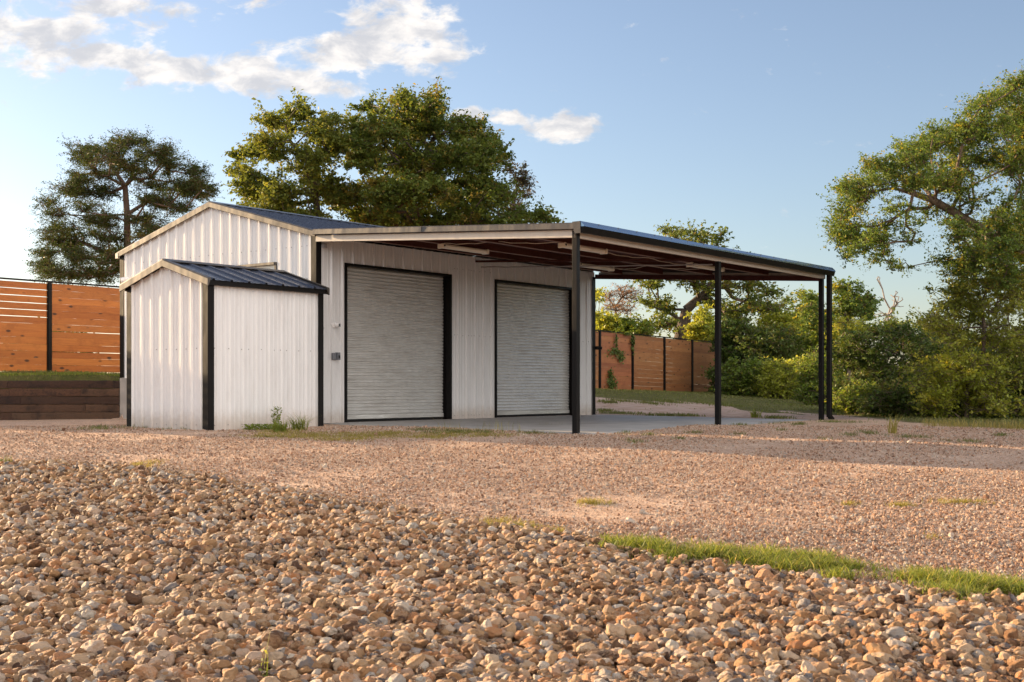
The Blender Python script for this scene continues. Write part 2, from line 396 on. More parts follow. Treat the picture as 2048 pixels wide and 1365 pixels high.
# ------------------------------------------------------------------ ribbed sheet metal
def rib_profile(L, start=.1, pitch=.305, h=.034):
    pts = [(0, 0)]
    s = start
    while s < L-.03:
        pts += [(s-.034, 0), (s-.017, h), (s+.017, h), (s+.034, 0)]
        for k in (1/3, 2/3):
            c = s+pitch*k
            pts += [(c-.022, 0), (c-.012, .005), (c+.012, .005), (c+.022, 0)]
        s += pitch
    pts = sorted(p for p in pts if 0 <= p[0] <= L) + [(L, 0)]
    out = [pts[0]]
    for p in pts[1:]:
        if p[0]-out[-1][0] > 1e-4: out.append(p)
    return out
def sheet(mbx, org, d, n, s0, s1, zb, zt_, start=.1, pitch=.305, h=.034, total=None):
    """vertical sheet from s0 to s1 along d from org; zb, zt_ are callables of s"""
    prof = [p for p in rib_profile(total or s1, start, pitch, h)]
    ss = [p[0] for p in prof]; hh = [p[1] for p in prof]
    cut = sorted(set([s0, s1]+[s for s in ss if s0 < s < s1]))
    base = len(mbx.v)
    for s in cut:
        o = float(np.interp(s, ss, hh))
        p = org+d*s+n*o
        mbx.v.append((p.x, p.y, zb(s))); mbx.v.append((p.x, p.y, zt_(s)))
    for i in range(len(cut)-1):
        mbx.f.append((base+2*i, base+2*i+2, base+2*i+3, base+2*i+1)); mbx.mi.append(0)
def screws(mbx, org, d, n, rows, s0, s1, pitch=.305, off=.06):
    s = s0+off
    while s < s1-.03:
        for z in rows:
            zz = z+random.uniform(-.006, .006); p = org+d*(s+random.uniform(-.008, .008))+n*.003
            c = Vector((p.x, p.y, zz)); r = .009
            ring = [c+(d*math.cos(t)+ZV*math.sin(t))*r for t in [k*math.pi/3 for k in range(6)]]
            top = [q+n*.009 for q in ring]
            mbx.add(ring+top, [(0,1,2,3,4,5), (6,7,8,9,10,11)]+[(k, (k+1) % 6, 6+(k+1) % 6, 6+k) for k in range(6)], 1)
        s += pitch*random.choice([.5, 1, 1, 1])
L, WD = 9.91, 6.4; EZ, RZ = 3.80, 4.66

# ------------------------------------------------------------------ main building
bld = empty('metal_building', ab(0, 0, 0), 'white ribbed metal workshop with black corner trim and gabled dark roof, carport on its side', 'building')
nU, nV = -UV, -VV
mb = MB()   # gable wall facing the camera's left
gz = lambda s: EZ+(RZ-EZ)*(1-abs(s-WD/2)/(WD/2))-.03
DB0, DB1, DT = 1.19, 3.7, 3.23
zb = lambda s: .93 if s > 4.6 else 0.
org = ab(0, 0)
def clampz(f): return f
sheet(mb, org, VV, nU, 0, DB0, lambda s: 0., gz, .14, total=WD)
sheet(mb, org, VV, nU, DB0, WD/2, lambda s: DT, gz, .14, total=WD)
sheet(mb, org, VV, nU, WD/2, DB1, lambda s: DT, gz, .14, total=WD)
sheet(mb, org, VV, nU, DB1, 4.6, lambda s: 0., gz, .14, total=WD)
sheet(mb, org, VV, nU, 4.6, WD, lambda s: .93, gz, .14, total=WD)
screws(mb, org, VV, nU, [2.9, 3.55], .2, 6.2)
gw = mb.build('gable_wall', [M_white, M_galv], bld, fix=False)
mb = MB()   # long wall with the roller doors
doors = [(.805, 4.10), (5.75, 9.05)]; DZ = 3.235; TOP = 3.72
segs = [(0, doors[0][0]), (doors[0][1], doors[1][0]), (doors[1][1], L)]
for a0, a1 in segs: sheet(mb, org, UV, nV, a0, a1, lambda s: .0, lambda s: TOP, .12, total=L)
for a0, a1 in doors: sheet(mb, org, UV, nV, a0, a1, lambda s: DZ, lambda s: TOP, .12, total=L)
screws(mb, org, UV, nV, [.08, 1.9, 3.4], 4.2, 5.7, .2); screws(mb, org, UV, nV, [.08, 1.9], .15, .75, .25); screws(mb, org, UV, nV, [.08, 1.9], 9.1, 9.8, .25)
mb.build('side_wall', [M_white, M_galv], bld, fix=False)
# plain rear walls so the building is closed
mb = MB()
sheet(mb, ab(L, 0), VV, UV, 0, WD/2, lambda s: 0., gz, .14, total=WD); sheet(mb, ab(L, 0), VV, UV, WD/2, WD, lambda s: 0., gz, .14, total=WD)
sheet(mb, ab(0, WD), UV, VV, 0, L, lambda s: .0, lambda s: EZ-.03, .12, total=L)
mb.build('rear_wall', M_white, bld, fix=False)
mb = MB()
mb.box(ab(-.035, 4.6, -.1), UV*.2, VV*1.85, ZV*1.03)
mb.build('foundation', M_conc, bld, bevel=.01)
def corner_trim(org, d1, d2, z0, z1, w=.11, t=.006, off=.036):
    """L-shaped trim: org is the outer corner, d1/d2 run along the two walls"""
    m = MB(); o = Vector(org)
    o = o - d1*off - d2*off
    m.prism([(0, 0), (w+off, 0), (w+off, t), (t, t), (t, w+off), (0, w+off)], (o.x, o.y, z0), (o.x, o.y, z1), d1, d2)
    return m
corner_trim(ab(0, 0), UV, VV, 0.0, EZ-.06).build('corner_trim', M_black, bld)
corner_trim(ab(0, WD), UV, -VV, .94, EZ-.06).build('corner_trim', M_black, bld)
corner_trim(ab(L, 0), -UV, VV, .0, EZ-.2, w=.1).build('corner_trim', M_black, bld)
corner_trim(ab(L, WD), -UV, -VV, .0, EZ-.06).build('corner_trim', M_black, bld)
# roof
def ribbed_roof(name, a0, a1, b_eave, b_ridge, z_e, z_r, parent, m=M_roof, pitch=.305, h=.03, thick=.0):
    mb = MB(); prof = rib_profile(a1-a0, .12, pitch, h)
    base = 0
    for s, o in prof:
        for bb, zz in ((b_eave, z_e), (b_ridge, z_r)):
            p = ab(a0+s, bb, zz+o); mb.v.append(tuple(p))
    for i in range(len(prof)-1): mb.f.append((2*i, 2*i+2, 2*i+3, 2*i+1)); mb.mi.append(0)
    n = len(mb.v)
    for s, o in prof:                       # underside, so the sheet has an edge
        for bb, zz in ((b_eave, z_e), (b_ridge, z_r)):
            p = ab(a0+s, bb, zz+o-.006); mb.v.append(tuple(p))
    for i in range(len(prof)-1): mb.f.append((n+2*i+1, n+2*i+3, n+2*i+2, n+2*i)); mb.mi.append(0)
    for i in range(len(prof)-1): mb.f.append((2*i, n+2*i, n+2*i+2, 2*i+2)); mb.mi.append(0)
    return mb.build(name, m, parent, fix=False)
sl = (RZ-EZ)/(WD/2)
roof = ribbed_roof('roof', -.06, L+.06, -.06, WD/2, EZ-sl*.06, RZ, bld)
roof2 = ribbed_roof('roof', -.06, L+.06, WD+.1, WD/2, EZ-sl*.1, RZ, bld)
mb = MB(); mb.prism([(-.16, -.16*sl+.036), (0, .042), (.16, -.16*sl+.036), (.16, -.16*sl+.042), (0, .05), (-.16, -.16*sl+.042)], ab(-.08, WD/2, RZ), ab(L+.08, WD/2, RZ), VV, ZV)
mb.build('ridge_cap', M_roof, roof)
def rake(parent, a, b0, z0, b1, z1, h=.11, w=.07, out=-1, m=None):
    """sloped trim board along a gable edge"""
    mb = MB(); p, q = ab(a, b0, z0), ab(a, b1, z1)
    n = UV*out
    o = [p+n*.0, q+n*.0]; vs = []
    for c in (p, q): vs += [c-n*w+ZV*.045, c+ZV*.045, c+n*.012+ZV*.02, c+n*.012-ZV*(h-.03), c-ZV*(h-.02), c-n*.01-ZV*(h-.03)]
    k = 6
    mb.add(vs, [(i, (i+1) % k, k+(i+1) % k, k+i) for i in range(k)]+[tuple(range(k)), tuple(range(k, 2*k))])
    return mb.build('rake_trim', m or M_rake, parent)
rake(bld, -.075, -.05, EZ-sl*.05, WD/2, RZ); rake(bld, -.075, WD+.1, EZ-sl*.1, WD/2, RZ)
mb = MB(); mb.prism([(0,0),(.05,-.01),(.09,.0),(.09,-.12),(0,-.12)], ab(-.09, WD+.04, EZ), ab(L+.08, WD+.04, EZ), VV, ZV); mb.build('eave_gutter', M_beam, bld)
# side door in the gable wall, mostly hidden behind the shed
mb = MB(); mb.box(ab(.05, DB0, 0), UV*.02, VV*(DB1-DB0), ZV*DT); sd_ = mb.build('side_door', M_door, bld)
mb = MB(); mb.box(ab(-.04, DB0-.05, 0), UV*.1, VV*.05, ZV*(DT+.05)); mb.box(ab(-.04, DB1, 0), UV*.1, VV*.05, ZV*(DT+.05)); mb.box(ab(-.05, DB0, DT), UV*.11, VV*(DB1-DB0), ZV*.05)
mb.build('door_frame', M_rake, sd_)
# roller doors
for di, (a0, a1) in enumerate(doors):
    rec = .16
    mb = MB(); n_sl = 42; hgt = DZ-.03-.14; z = .14; ps = hgt/n_sl; prof = []
    for k in range(n_sl):                    # curved interlocking slats
        for tt, oo in ((0., -.006), (.07, -.006), (.16, .014), (.38, .024), (.62, .024), (.84, .013), (.93, -.006)):
            prof.append((oo, z+(k+tt)*ps))
    prof.append((0, z+hgt))
    base = len(mb.v)
    NS = 12
    for o, zz in prof:
        for j in range(NS+1):
            mb.v.append(tuple(ab(a0+.03+(a1-a0-.06)*j/NS, rec-o+.006*math.sin(zz*1.7+j*.6+di), zz)))
    for i in range(len(prof)-1):
        for j in range(NS):
            q = i*(NS+1)+j; mb.f.append((q, q+1, q+NS+2, q+NS+1)); mb.mi.append(0)
    d_o = mb.build('roller_door', M_door, bld, smooth=True, fix=False)
    if di == 0: d_o['label'] = 'roller door nearer the white shed, black jamb on its far side'
    else: d_o['label'] = 'roller door nearer the far corner, partly behind a carport post'
    mb = MB(); mb.box(ab(a0+.03, rec-.035, .055), UV*(a1-a0-.06), VV*.05, ZV*.085)
    mb.box(ab(a1-.75, rec-.042, .09), UV*.35, VV*.01, ZV*.02)
    mb.build('bottom_bar', M_door, d_o, bevel=.004)
    mb = MB(); mb.box(ab(a0+.03, rec-.03, .0), UV*(a1-a0-.06), VV*.04, ZV*.053); mb.build('rubber_seal', M_rubber, d_o)
    mb = MB()
    mb.box(ab(a0-.03, -.045, 0), UV*.055, VV*.24, ZV*(DZ+.02))
    mb.box(ab(a1-.025, -.045, 0), UV*.055, VV*.24, ZV*(DZ+.02))
    mb.box(ab(a0+.025, -.043, DZ-.03), UV*(a1-a0-.05), VV*.24, ZV*.05)
    mb.build('door_frame', M_black, d_o)
    mb = MB(); mb.box(ab(a0+.025, rec+.004, 0), UV*.04, VV*.03, ZV*(DZ-.03)); mb.build('guide_rail', M_black, d_o)
    mb = MB(); mb.box(ab(a1-.065, rec-.04, 0), UV*.04, VV*.035, ZV*(DZ-.03)); mb.build('guide_rail', M_black, d_o)

# ------------------------------------------------------------------ carport
cp = empty('carport', ab(0, -6.26, -.05), 'lean-to carport with low flat roof on black posts beside the roller doors', 'carport')
BE = -6.26; SLP = .39/6.5
rz = lambda b: 3.85+SLP*b            # top of roof
A0, A1 = -.10, 10.2
mb = MB(); prof = rib_profile(A1-A0, .12)
for s, o in prof:
    for bb in (-6.45, .0): mb.v.append(tuple(ab(A0+s, bb, rz(bb)+o-.03)))
for i in range(len(prof)-1): mb.f.append((2*i, 2*i+2, 2*i+3, 2*i+1)); mb.mi.append(0)
mb.build('roof', M_roof, cp, fix=False)
mb = MB()                               # red oxide underside
for s, o in prof:
    for bb in (-6.44, -.045): mb.v.append(tuple(ab(A0+s, bb, rz(bb)+o-.036)))
for i in range(len(prof)-1): mb.f.append((2*i+1, 2*i+3, 2*i+2, 2*i)); mb.mi.append(0)
mb.build('roof_deck', M_red, cp, fix=False)
# near and far edge: trim and cream beam
def edge(a, out):
    mb = MB(); p, q = ab(a, -.02, rz(-.02)), ab(a, -6.47, rz(-6.47)); n = UV*out; vs = []
    for c in (p, q): vs += [c-n*.12+ZV*.012, c+ZV*.012, c+n*.012-ZV*.004, c+n*.02-ZV*.095, c+n*.008-ZV*.105, c-n*.006-ZV*.09, c-n*.006-ZV*.006]
    k = 7; mb.add(vs, [(i, (i+1) % k, k+(i+1) % k, k+i) for i in range(k)]+[tuple(range(k)), tuple(range(k, 2*k))])
    o = mb.build('rake_trim', M_rake, cp)
    m2 = MB()
    for c in ((-2.9),):
        pc = ab(a, c, rz(c)); m2.box(pc+n*.014-ZV*.1, VV*.012, n*.012, ZV*.11)
    m2.build('joint_strap', M_rake, o)
    mb = MB(); mb.bar(ab(a-out*.08, -.03, rz(0)-.175), ab(a-out*.08, BE-.05, rz(BE)-.175), .05, .13)
    mb.build('end_beam', M_beam, cp, bevel=.006)
edge(A0, -1); edge(A1, 1)
# outer eave: trim coloured as sky reflection above, dark face below, cream beam under it
mb = MB(); zz = rz(-6.45)
prof2 = [(-.078, -.062), (-.045, -.165), (.0, -.165), (.0, -.062)]
mb.prism([(x, z) for x, z in prof2], ab(A0-.03, -6.45, zz), ab(A1+.03, -6.45, zz), VV, ZV)
gt = mb.build('gutter', M_black, cp)
mb = MB(); mb.prism([(.06, .03), (0, .035), (-.072, -.03), (-.084, -.06), (.0, -.06)], ab(A0-.03, -6.45, zz), ab(A1+.03, -6.45, zz), VV, ZV)
for a in np.arange(.4, 10, .61):
    p = ab(float(a), -6.465, zz+.02); mb.box(p, UV*.018, -VV*.018, ZV*.012, 1)
mb.build('drip_edge', [M_gutter, M_galv], gt)
mb = MB(); mb.prism([(-.16, .03), (-.17, -.17), (-.155, -.17), (-.05, -.17), (0, .03)][:5], ab(A0-.035, -6.3, zz), ab(A0-.045, -6.3, zz), VV, ZV); mb.build('gutter_end_cap', M_rake, gt)
mb = MB(); mb.box(ab(-.05, BE-.06, rz(BE)-.24), UV*10.2, VV*.06, ZV*.13); mb.build('eave_beam', M_beam, cp, bevel=.006)
# rafters and purlins
for a in (5.0,):
    mb = MB(); mb.bar(ab(a, -.03, rz(0)-.23), ab(a, BE, rz(BE)-.20), .05, .05); mb.build('rafter', M_red, cp)
mb = MB(); mb.bar(ab(9.95, -.03, rz(0)-.24), ab(9.95, BE, rz(BE)-.24), .05, .12); mb.build('rafter', M_red, cp)
for b in (-.9, -2.1, -3.5, -5.0):
    mb = MB(); h = .13
    mb.box(ab(.0, b, rz(b)-.04-h), UV*9.9, VV*.05, ZV*h)
    pu = mb.build('purlin', M_red, cp)
    mb = MB(); mb.box(ab(.0, b-.015, rz(b)-.045-h), UV*9.9, VV*.068, ZV*.012); mb.build('purlin_lip', M_redl, pu)
# posts
for k, a in enumerate((0., 5., 10.)):
    mb = MB(); w = .10; b0 = BE
    ztp = rz(BE)-.24-.0
    if k == 0: ztp = rz(BE)-.115
    mb.box(ab(a-w/2, b0-w/2-.02, -.09), UV*w, VV*w, ZV*(ztp+.09))
    po = mb.build('post', M_black, cp, bevel=.006)
# downspout beside the far post
mb = MB(); dw = .108
c0 = ab(10.06, BE-.19, 0)
mb.box(c0-UV*dw/2-VV*dw/2+ZV*.02, UV*dw, VV*dw, ZV*(zz-.15-.02))
ds = mb.build('downspout', M_black, cp, bevel=.012)
mb = MB(); mb.prism([(0, 0), (.2, -.08), (.2, .0), (.02, .1)], c0-VV*.04-ZV*.0, c0+VV*.04-ZV*.0, UV, ZV); mb.build('spout_elbow', M_black, ds)

# ------------------------------------------------------------------ fittings
lights = [(1.35, -2.1, 'long strip light under the carport roof above the nearer roller door'), (1.45, -4.95, 'long strip light under the roof behind the near corner post'),
          (6.1, -2.1, 'long strip light under the roof just above the far corner of the workshop'), (6.1, -5.0, 'long strip light behind the middle carport post')]
def tube_light(a, b, label, src=None):
    z = rz(b)-.205
    o = empty('strip_light', ab(a, b, z), label, 'light', 'strip lights under the carport')
    mb = MB(); Ln = 1.45
    mb.prism([(-.06, .03), (-.075, -.005), (-.05, -.05), (.05, -.05), (.075, -.005), (.06, .03)], ab(a+.05, b, z), ab(a+Ln-.05, b, z), VV, ZV)
    mb.build('diffuser', M_lamp, o, bevel=.008)
    for aa in (a, a+Ln-.06):
        mb = MB(); mb.box(ab(aa, b-.085, z-.058), UV*.06, VV*.17, ZV*.1); mb.build('end_cap', M_lamp, o, bevel=.012)
    mb = MB(); mb.tube([ab(a+.02, b-.09, z-.005), ab(a+.02, b-.1, z-.005)], .018, 10); mb.build('knockout', M_rubber, o)
    return o
for l_ in lights: tube_light(*l_)
def cable(pts, label, sag=.03, m=M_cable, r=.008, name='cable', cat='cable'):
    out = []
    for p, q in zip(pts[:-1], pts[1:]):
        for k in range(8):
            t = k/8; out.append(p.lerp(q, t)-ZV*sag*4*t*(1-t)+ZV*.008*math.sin(k*2.1))
    out.append(pts[-1]); mb = MB(); mb.tube(out, r, 6); o = mb.build(name, m); tag(o, label, cat); return o
cable([ab(1.4, -2.15, rz(-2.1)-.16), ab(1.42, -3.4, rz(-3.4)-.13), ab(1.5, -4.9, rz(-5)-.15)], 'cream cable strung between the two nearer strip lights', .03)
cable([ab(7.4, -2.2, rz(-2.1)-.2), ab(7.0, -3.4, rz(-3.4)-.17), ab(7.2, -5.0, rz(-5)-.2)], 'thin cable strung between the two farther strip lights', .05)
cable([ab(2.9, -4.95, rz(-5)-.22), ab(4.5, -4.97, rz(-5)-.2), ab(6.1, -5., rz(-5)-.22)], 'cable running on from strip light to strip light along the outer purlin', .03)
cable([ab(5.1, -.1, rz(0)-.36), ab(5.1, -3, rz(-3)-.33), ab(5.1, -6.1, rz(BE)-.28)], 'straight pale conduit pipe under the roof from wall to middle post', .0, M_conduit, .014, 'conduit', 'conduit')
# white alarm sensor and grey weatherproof box left of the first roller door
s_a = .45
o = empty('outdoor_sensor', ab(s_a, -.06, 1.98), 'round white motion sensor on the wall above the grey switch box', 'sensor')
mb = MB(); mb.tube([ab(s_a, -.02, 1.98), ab(s_a, -.05, 1.98)], .06, 16); mb.build('base', M_wplastic, o, bevel=.004)
mb = MB(); mb.tube([ab(s_a+.05, -.04, 1.98), ab(s_a+.07, -.12, 1.965)], [.055, .04], 14); mb.build('head', M_wplastic, o, bevel=.004)
mb = MB(); mb.box(ab(s_a+.045, -.135, 1.94), UV*.04, -VV*.008, ZV*.06); mb.build('lens', M_glass_d, o)
o = empty('switch_box', ab(s_a, -.03, 1.34), 'grey weatherproof outlet box with flip cover on the wall beside the roller door', 'outlet box')
mb = MB(); mb.box(ab(s_a-.07, -.035, 1.27), UV*.085, -VV*.06, ZV*.14); mb.build('cover', M_grey, o, bevel=.008)
mb = MB(); mb.box(ab(s_a+.03, -.035, 1.27), UV*.08, -VV*.09, ZV*.15); mb.build('cover', M_grey, o, bevel=.008)
mb = MB(); mb.box(ab(s_a+.05, -.127, 1.30), UV*.03, -VV*.012, ZV*.06); mb.build('latch', M_rubber, o)
# small junction box below the carport roof near the corner
mb = MB(); mb.box(ab(.12, -.035, 3.50), UV*.1, -VV*.06, ZV*.09); tag(mb.build('junction_box', M_conduit, bevel=.006), 'small grey box high on the wall under the roof near corner', 'junction box')
# black camera on the far corner
o = empty('security_camera', ab(L+.04, -.05, 1.75), 'small black device fixed on the far corner of the workshop', 'camera')
mb = MB(); mb.box(ab(L+.03, -.04, 1.70), UV*.06, -VV*.06, ZV*.09); mb.build('bracket', M_rubber, o)
mb = MB(); mb.tube([ab(L+.07, -.06, 1.76), ab(L+.13, -.18, 1.74)], .038, 12); mb.build('body', M_rubber, o)
# white twin flood light on the gable, left of the shed roof
o = empty('flood_light', ab(-.04, 5.92, 3.16), 'white twin flood light on the gable wall beside the shed roof', 'light')
mb = MB(); mb.tube([ab(-.03, 5.92, 3.16), ab(-.07, 5.92, 3.16)], .07, 14); mb.build('base', M_wplastic, o, bevel=.004)
for sgn in (-1, 1):
    mb = MB(); mb.tube([ab(-.07, 5.92+.03*sgn, 3.16), ab(-.12, 5.92+.1*sgn, 3.18), ab(-.22, 5.92+.2*sgn, 3.15)], [.02, .05, .065], 12)
    h_ = mb.build('lamp_head', M_wplastic, o)
    mb = MB(); mb.tube([ab(-.221, 5.92+.201*sgn, 3.1497), ab(-.224, 5.92+.203*sgn, 3.149)], .055, 12); mb.build('lens', M_lamp, h_)

# ------------------------------------------------------------------ small shed in front of the gable
SG, SO, SS, SW = .60, .76, 3.30, 2.26
SE, SR = 2.60, 2.95
shed = empty('small_shed', ab(-SS, -SO, 0), 'small white ribbed metal shed with black corner posts and dark roof beside the workshop', 'shed')
gzs = lambda s: SE+(SR-SE)*(1-abs(s-SW/2)/(SW/2))-.03
og = ab(-SS, -SO)
mb = MB(); sheet(mb, og, VV, nU, 0, SW/2, lambda s: -.05, gzs, .16, .285, total=SW); sheet(mb, og, VV, nU, SW/2, SW, lambda s: -.05, gzs, .16, .285, total=SW)
screws(mb, og, VV, nU, [.05, 1.40], .1, SW-.1, .285)
gwo = mb.build('gable_wall', [M_white, M_galv], shed, fix=False)
mb = MB(); sheet(mb, og, UV, nV, 0, SS-SG, lambda s: -.05, lambda s: SE-.02, .2, .305, total=SS-SG, h=.02)
screws(mb, og, UV, nV, [.05, 1.40], .08, SS-SG-.1, .305)
swo = mb.build('side_wall', [M_white, M_galv], shed, fix=False)
mb = MB(); sheet(mb, ab(-SG, -SO), VV, UV, 0, SW/2, lambda s: -.05, gzs, .16, total=SW); sheet(mb, ab(-SG, -SO), VV, UV, SW/2, SW, lambda s: -.05, gzs, .16, total=SW)
sheet(mb, ab(-SS, -SO+SW), UV, VV, 0, SS-SG, lambda s: -.05, lambda s: SE-.02, .2, total=SS-SG)
mb.build('rear_wall', M_white, shed, fix=False)
corner_trim(og, UV, VV, -.06, SE-.02, w=.105).build('corner_trim', M_black, shed)
corner_trim(ab(-SG, -SO), -UV, VV, -.06, SE-.02, w=.105).build('corner_trim', M_black, shed)
corner_trim(ab(-SS, -SO+SW), UV, -VV, -.06, SE-.02, w=.105).build('corner_trim', M_black, shed)
corner_trim(ab(-SG, -SO+SW), -UV, -VV, -.06, SE-.02, w=.105).build('corner_trim', M_black, shed)
sb = -SO; rb = -SO+SW/2; ssl = (SR-SE)/(SW/2); OV = .13
sr = ribbed_roof('roof', -SS-.10, -SG+.08, sb-OV, rb, SE-ssl*OV+.03, SR+.03, shed, pitch=.4)
ribbed_roof('roof', -SS-.10, -SG+.08, sb+SW+OV, rb, SE-ssl*OV+.03, SR+.03, shed, pitch=.4)
mb = MB(); mb.prism([(-.13, -.13*ssl+.036), (0, .042), (.13, -.13*ssl+.036), (.13, -.13*ssl+.042), (0, .05), (-.13, -.13*ssl+.042)], ab(-SS-.11, rb, SR+.03), ab(-SG+.09, rb, SR+.03), VV, ZV)
mb.build('ridge_cap', M_rake, sr)
rake(shed, -SS-.11, sb-OV-.01, SE-ssl*OV+.02, rb, SR+.03, h=.12); rake(shed, -SS-.11, sb+SW+OV+.01, SE-ssl*OV+.02, rb, SR+.03, h=.12)
rake(shed, -SG+.085, sb-OV-.01, SE-ssl*OV+.02, rb, SR+.03, h=.12, out=1); rake(shed, -SG+.085, sb+SW+OV+.01, SE-ssl*OV+.02, rb, SR+.03, h=.12, out=1)
mb = MB(); mb.box(ab(-SS-.06, sb-.10, SE-.10), UV*(SS-SG+.11), VV*.05, ZV*.09); mb.build('eave_trim', M_black, shed)
mb = MB(); mb.box(ab(-SS-.06, sb+SW+.05, SE-.10), UV*(SS-SG+.11), VV*.05, ZV*.09); mb.build('eave_trim', M_black, shed)

# ------------------------------------------------------------------ timber retaining wall
rw = empty('retaining_wall', (RW0[0], RW0[1], 0), 'dark stacked sleeper retaining wall between the fence terrace and the gravel', 'retaining wall')
D2 = Vector((RWD[0], RWD[1], 0)); N2 = Vector((RWN[0], RWN[1], 0))
def bid(o, k):
    me = o.data; at = me.attributes.new('bid', 'FLOAT_VECTOR', 'POINT'); r = random.Random(k)
    v = (r.random(), r.random(), r.random()); at.data.foreach_set('vector', np.tile(v, len(me.vertices)).astype(np.float32))
courses = [[0, 2.35, 5.0, 7.6], [0, .75, 2.35+.55, 5.4, 7.6], [0, 2.15, 4.5, 7.6], [0, .85, 2.2+.2, 5., 7.6], [0, .14, 2.45, 4.6, 7.6]]
hz_ = .182
for r_, cuts in enumerate(courses):
    for k in range(len(cuts)-1):
        z = -.03+r_*hz_+random.uniform(-.004, .004); s0, s1 = cuts[k]+.004, cuts[k+1]-.004
        inset = random.uniform(-.012, .018)
        mb = MB(); nn = max(2, int((s1-s0)/.16)); prof = [(0, .006), (.006, 0), (.2, 0), (.2, hz_-.01), (.01, hz_-.01), (0, hz_-.02), (-.006, hz_*.5)]
        base = 0
        for i in range(nn+1):
            s = s0+(s1-s0)*i/nn; p = Vector((RW0[0], RW0[1], z))+D2*(s+.02)+N2*(inset-.06)
            jj = random.uniform(-.006, .006); j2 = random.uniform(-.005, .005)
            for x, y in prof: mb.v.append(tuple(p+N2*(x+(jj if x < .1 else 0))+ZV*(y+(j2 if y > .1 else 0))))
        kk = len(prof)
        for i in range(nn):
            for j in range(kk): mb.f.append((i*kk+j, i*kk+(j+1) % kk, (i+1)*kk+(j+1) % kk, (i+1)*kk+j)); mb.mi.append(0)
        mb.f.append(tuple(range(kk))); mb.mi.append(0); mb.f.append(tuple(range(nn*kk, nn*kk+kk))); mb.mi.append(0)
        o = mb.build('timber', M_tie_l if r_ in (0, 1, 3) else M_tie, rw); bid(o, r_*10+k)

# ------------------------------------------------------------------ fences
def fence(Q, d, ts, z_at, label, m, H=2.44, gap_rows=(), face=-1, lastpost=True, gapbig=.02, base_gap=.004):
    Q = Vector((Q[0], Q[1], 0)); d = Vector((d[0], d[1], 0)).normalized(); n = Vector((-d.y, d.x, 0))
    root = empty('wooden_fence', Q+d*ts[0]+ZV*z_at(ts[0]), label, 'fence', 'board fences behind the workshop')
    w = .10
    for i, t in enumerate(ts):
        if i == len(ts)-1 and not lastpost: break
        p = Q+d*t; zb = z_at(t)
        mb = MB(); mb.box(p-d*w/2-n*(w*.5+.02)+ZV*(zb-.15), d*w, n*w, ZV*(H+.15)); mb.build('post', M_black, root, bevel=.004)
        mb = MB(); mb.box(p-d*(w/2+.02)-n*(w*.5-.005)+ZV*(zb-.1), d*.02, n*.05, ZV*(H+.08)); mb.box(p+d*(w/2)-n*(w*.5-.005)+ZV*(zb-.1), d*.02, n*.05, ZV*(H+.08)); mb.build('channel', M_black, root)
    for i in range(len(ts)-1):
        t0, t1 = ts[i]+w/2+.02, ts[i+1]-w/2-.02; za, zb = z_at(ts[i]), z_at(ts[i+1])
        mb = MB(); mb.bar(Q+d*ts[i]+ZV*(za+H+.02), Q+d*ts[i+1]+ZV*(zb+H+.02), .1, .04); mb.build('top_rail', M_black, root)
        rows = 13; pitch = (H-.03)/rows; mbp = MB(); ids = []
        for r in range(rows):
            gp_ = gapbig if (i, r) in gap_rows else random.choice([base_gap, base_gap*1.6, base_gap*.6])
            zz0 = r*pitch+.01; hh = pitch-gp_
            nseg = 10; j = [random.uniform(-.0022, .0022) for _ in range(nseg+1)]; j2 = [random.uniform(-.0022, .0022) for _ in range(nseg+1)]
            nofs = random.uniform(-.004, .004)
            b0 = len(mbp.v)
            for k in range(nseg+1):
                t = t0+(t1-t0)*k/nseg; zg = za+(zb-za)*((t-ts[i])/(ts[i+1]-ts[i])); c = Q+d*t+n*nofs
                for (x, y) in ((-.012, zz0+j[k]), (.012, zz0+j[k]), (.012, zz0+hh+j2[k]), (-.012, zz0+hh+j2[k])): mbp.v.append(tuple(c+n*x+ZV*(zg+y)))
            for k in range(nseg):
                for q in range(4): mbp.f.append((b0+k*4+q, b0+k*4+(q+1) % 4, b0+(k+1)*4+(q+1) % 4, b0+(k+1)*4+q)); mbp.mi.append(0)
            mbp.f.append((b0, b0+1, b0+2, b0+3)); mbp.mi.append(0); e = b0+nseg*4; mbp.f.append((e, e+1, e+2, e+3)); mbp.mi.append(0)
            ids += [(random.random(), random.random(), random.random())]*((nseg+1)*4)
        o = mbp.build('board_panel', m[i % len(m)], root)
        at = o.data.attributes.new('bid', 'FLOAT_VECTOR', 'POINT'); at.data.foreach_set('vector', np.array(ids, np.float32).reshape(-1))
    return root
zl = lambda t: 1.13
gaps = {(i, r) for i in (0, 1, 2) for r in (12, 11, 10, 9, 8, 7)} | {(3, 5), (3, 2), (1, 2)}
fence((-13.5, 33.), U, [1.47-2.6*3, 1.47-2.6*2, 1.47-2.6, 1.47, 4.07, 6.67, 9.27, 11.87, 14.47, 17.0], zl, 'tall orange stained board fence on the terrace above the sleeper wall', [M_fence], gap_rows=gaps, gapbig=.018, base_gap=.0025)
zr = lambda t: .66-.0222*(t-.0)
tr = [-9.9, -7.35, -4.8, -2.25, .30, 2.84, 5.5, 8.0, 10.3]
fence((3.5, 52.8), (.62, .785), tr, zr, 'reddish brown board fence seen through the carport, ivy climbing one panel', [M_fence3]*4+[M_fence2]+[M_fence3]*3, base_gap=.004)

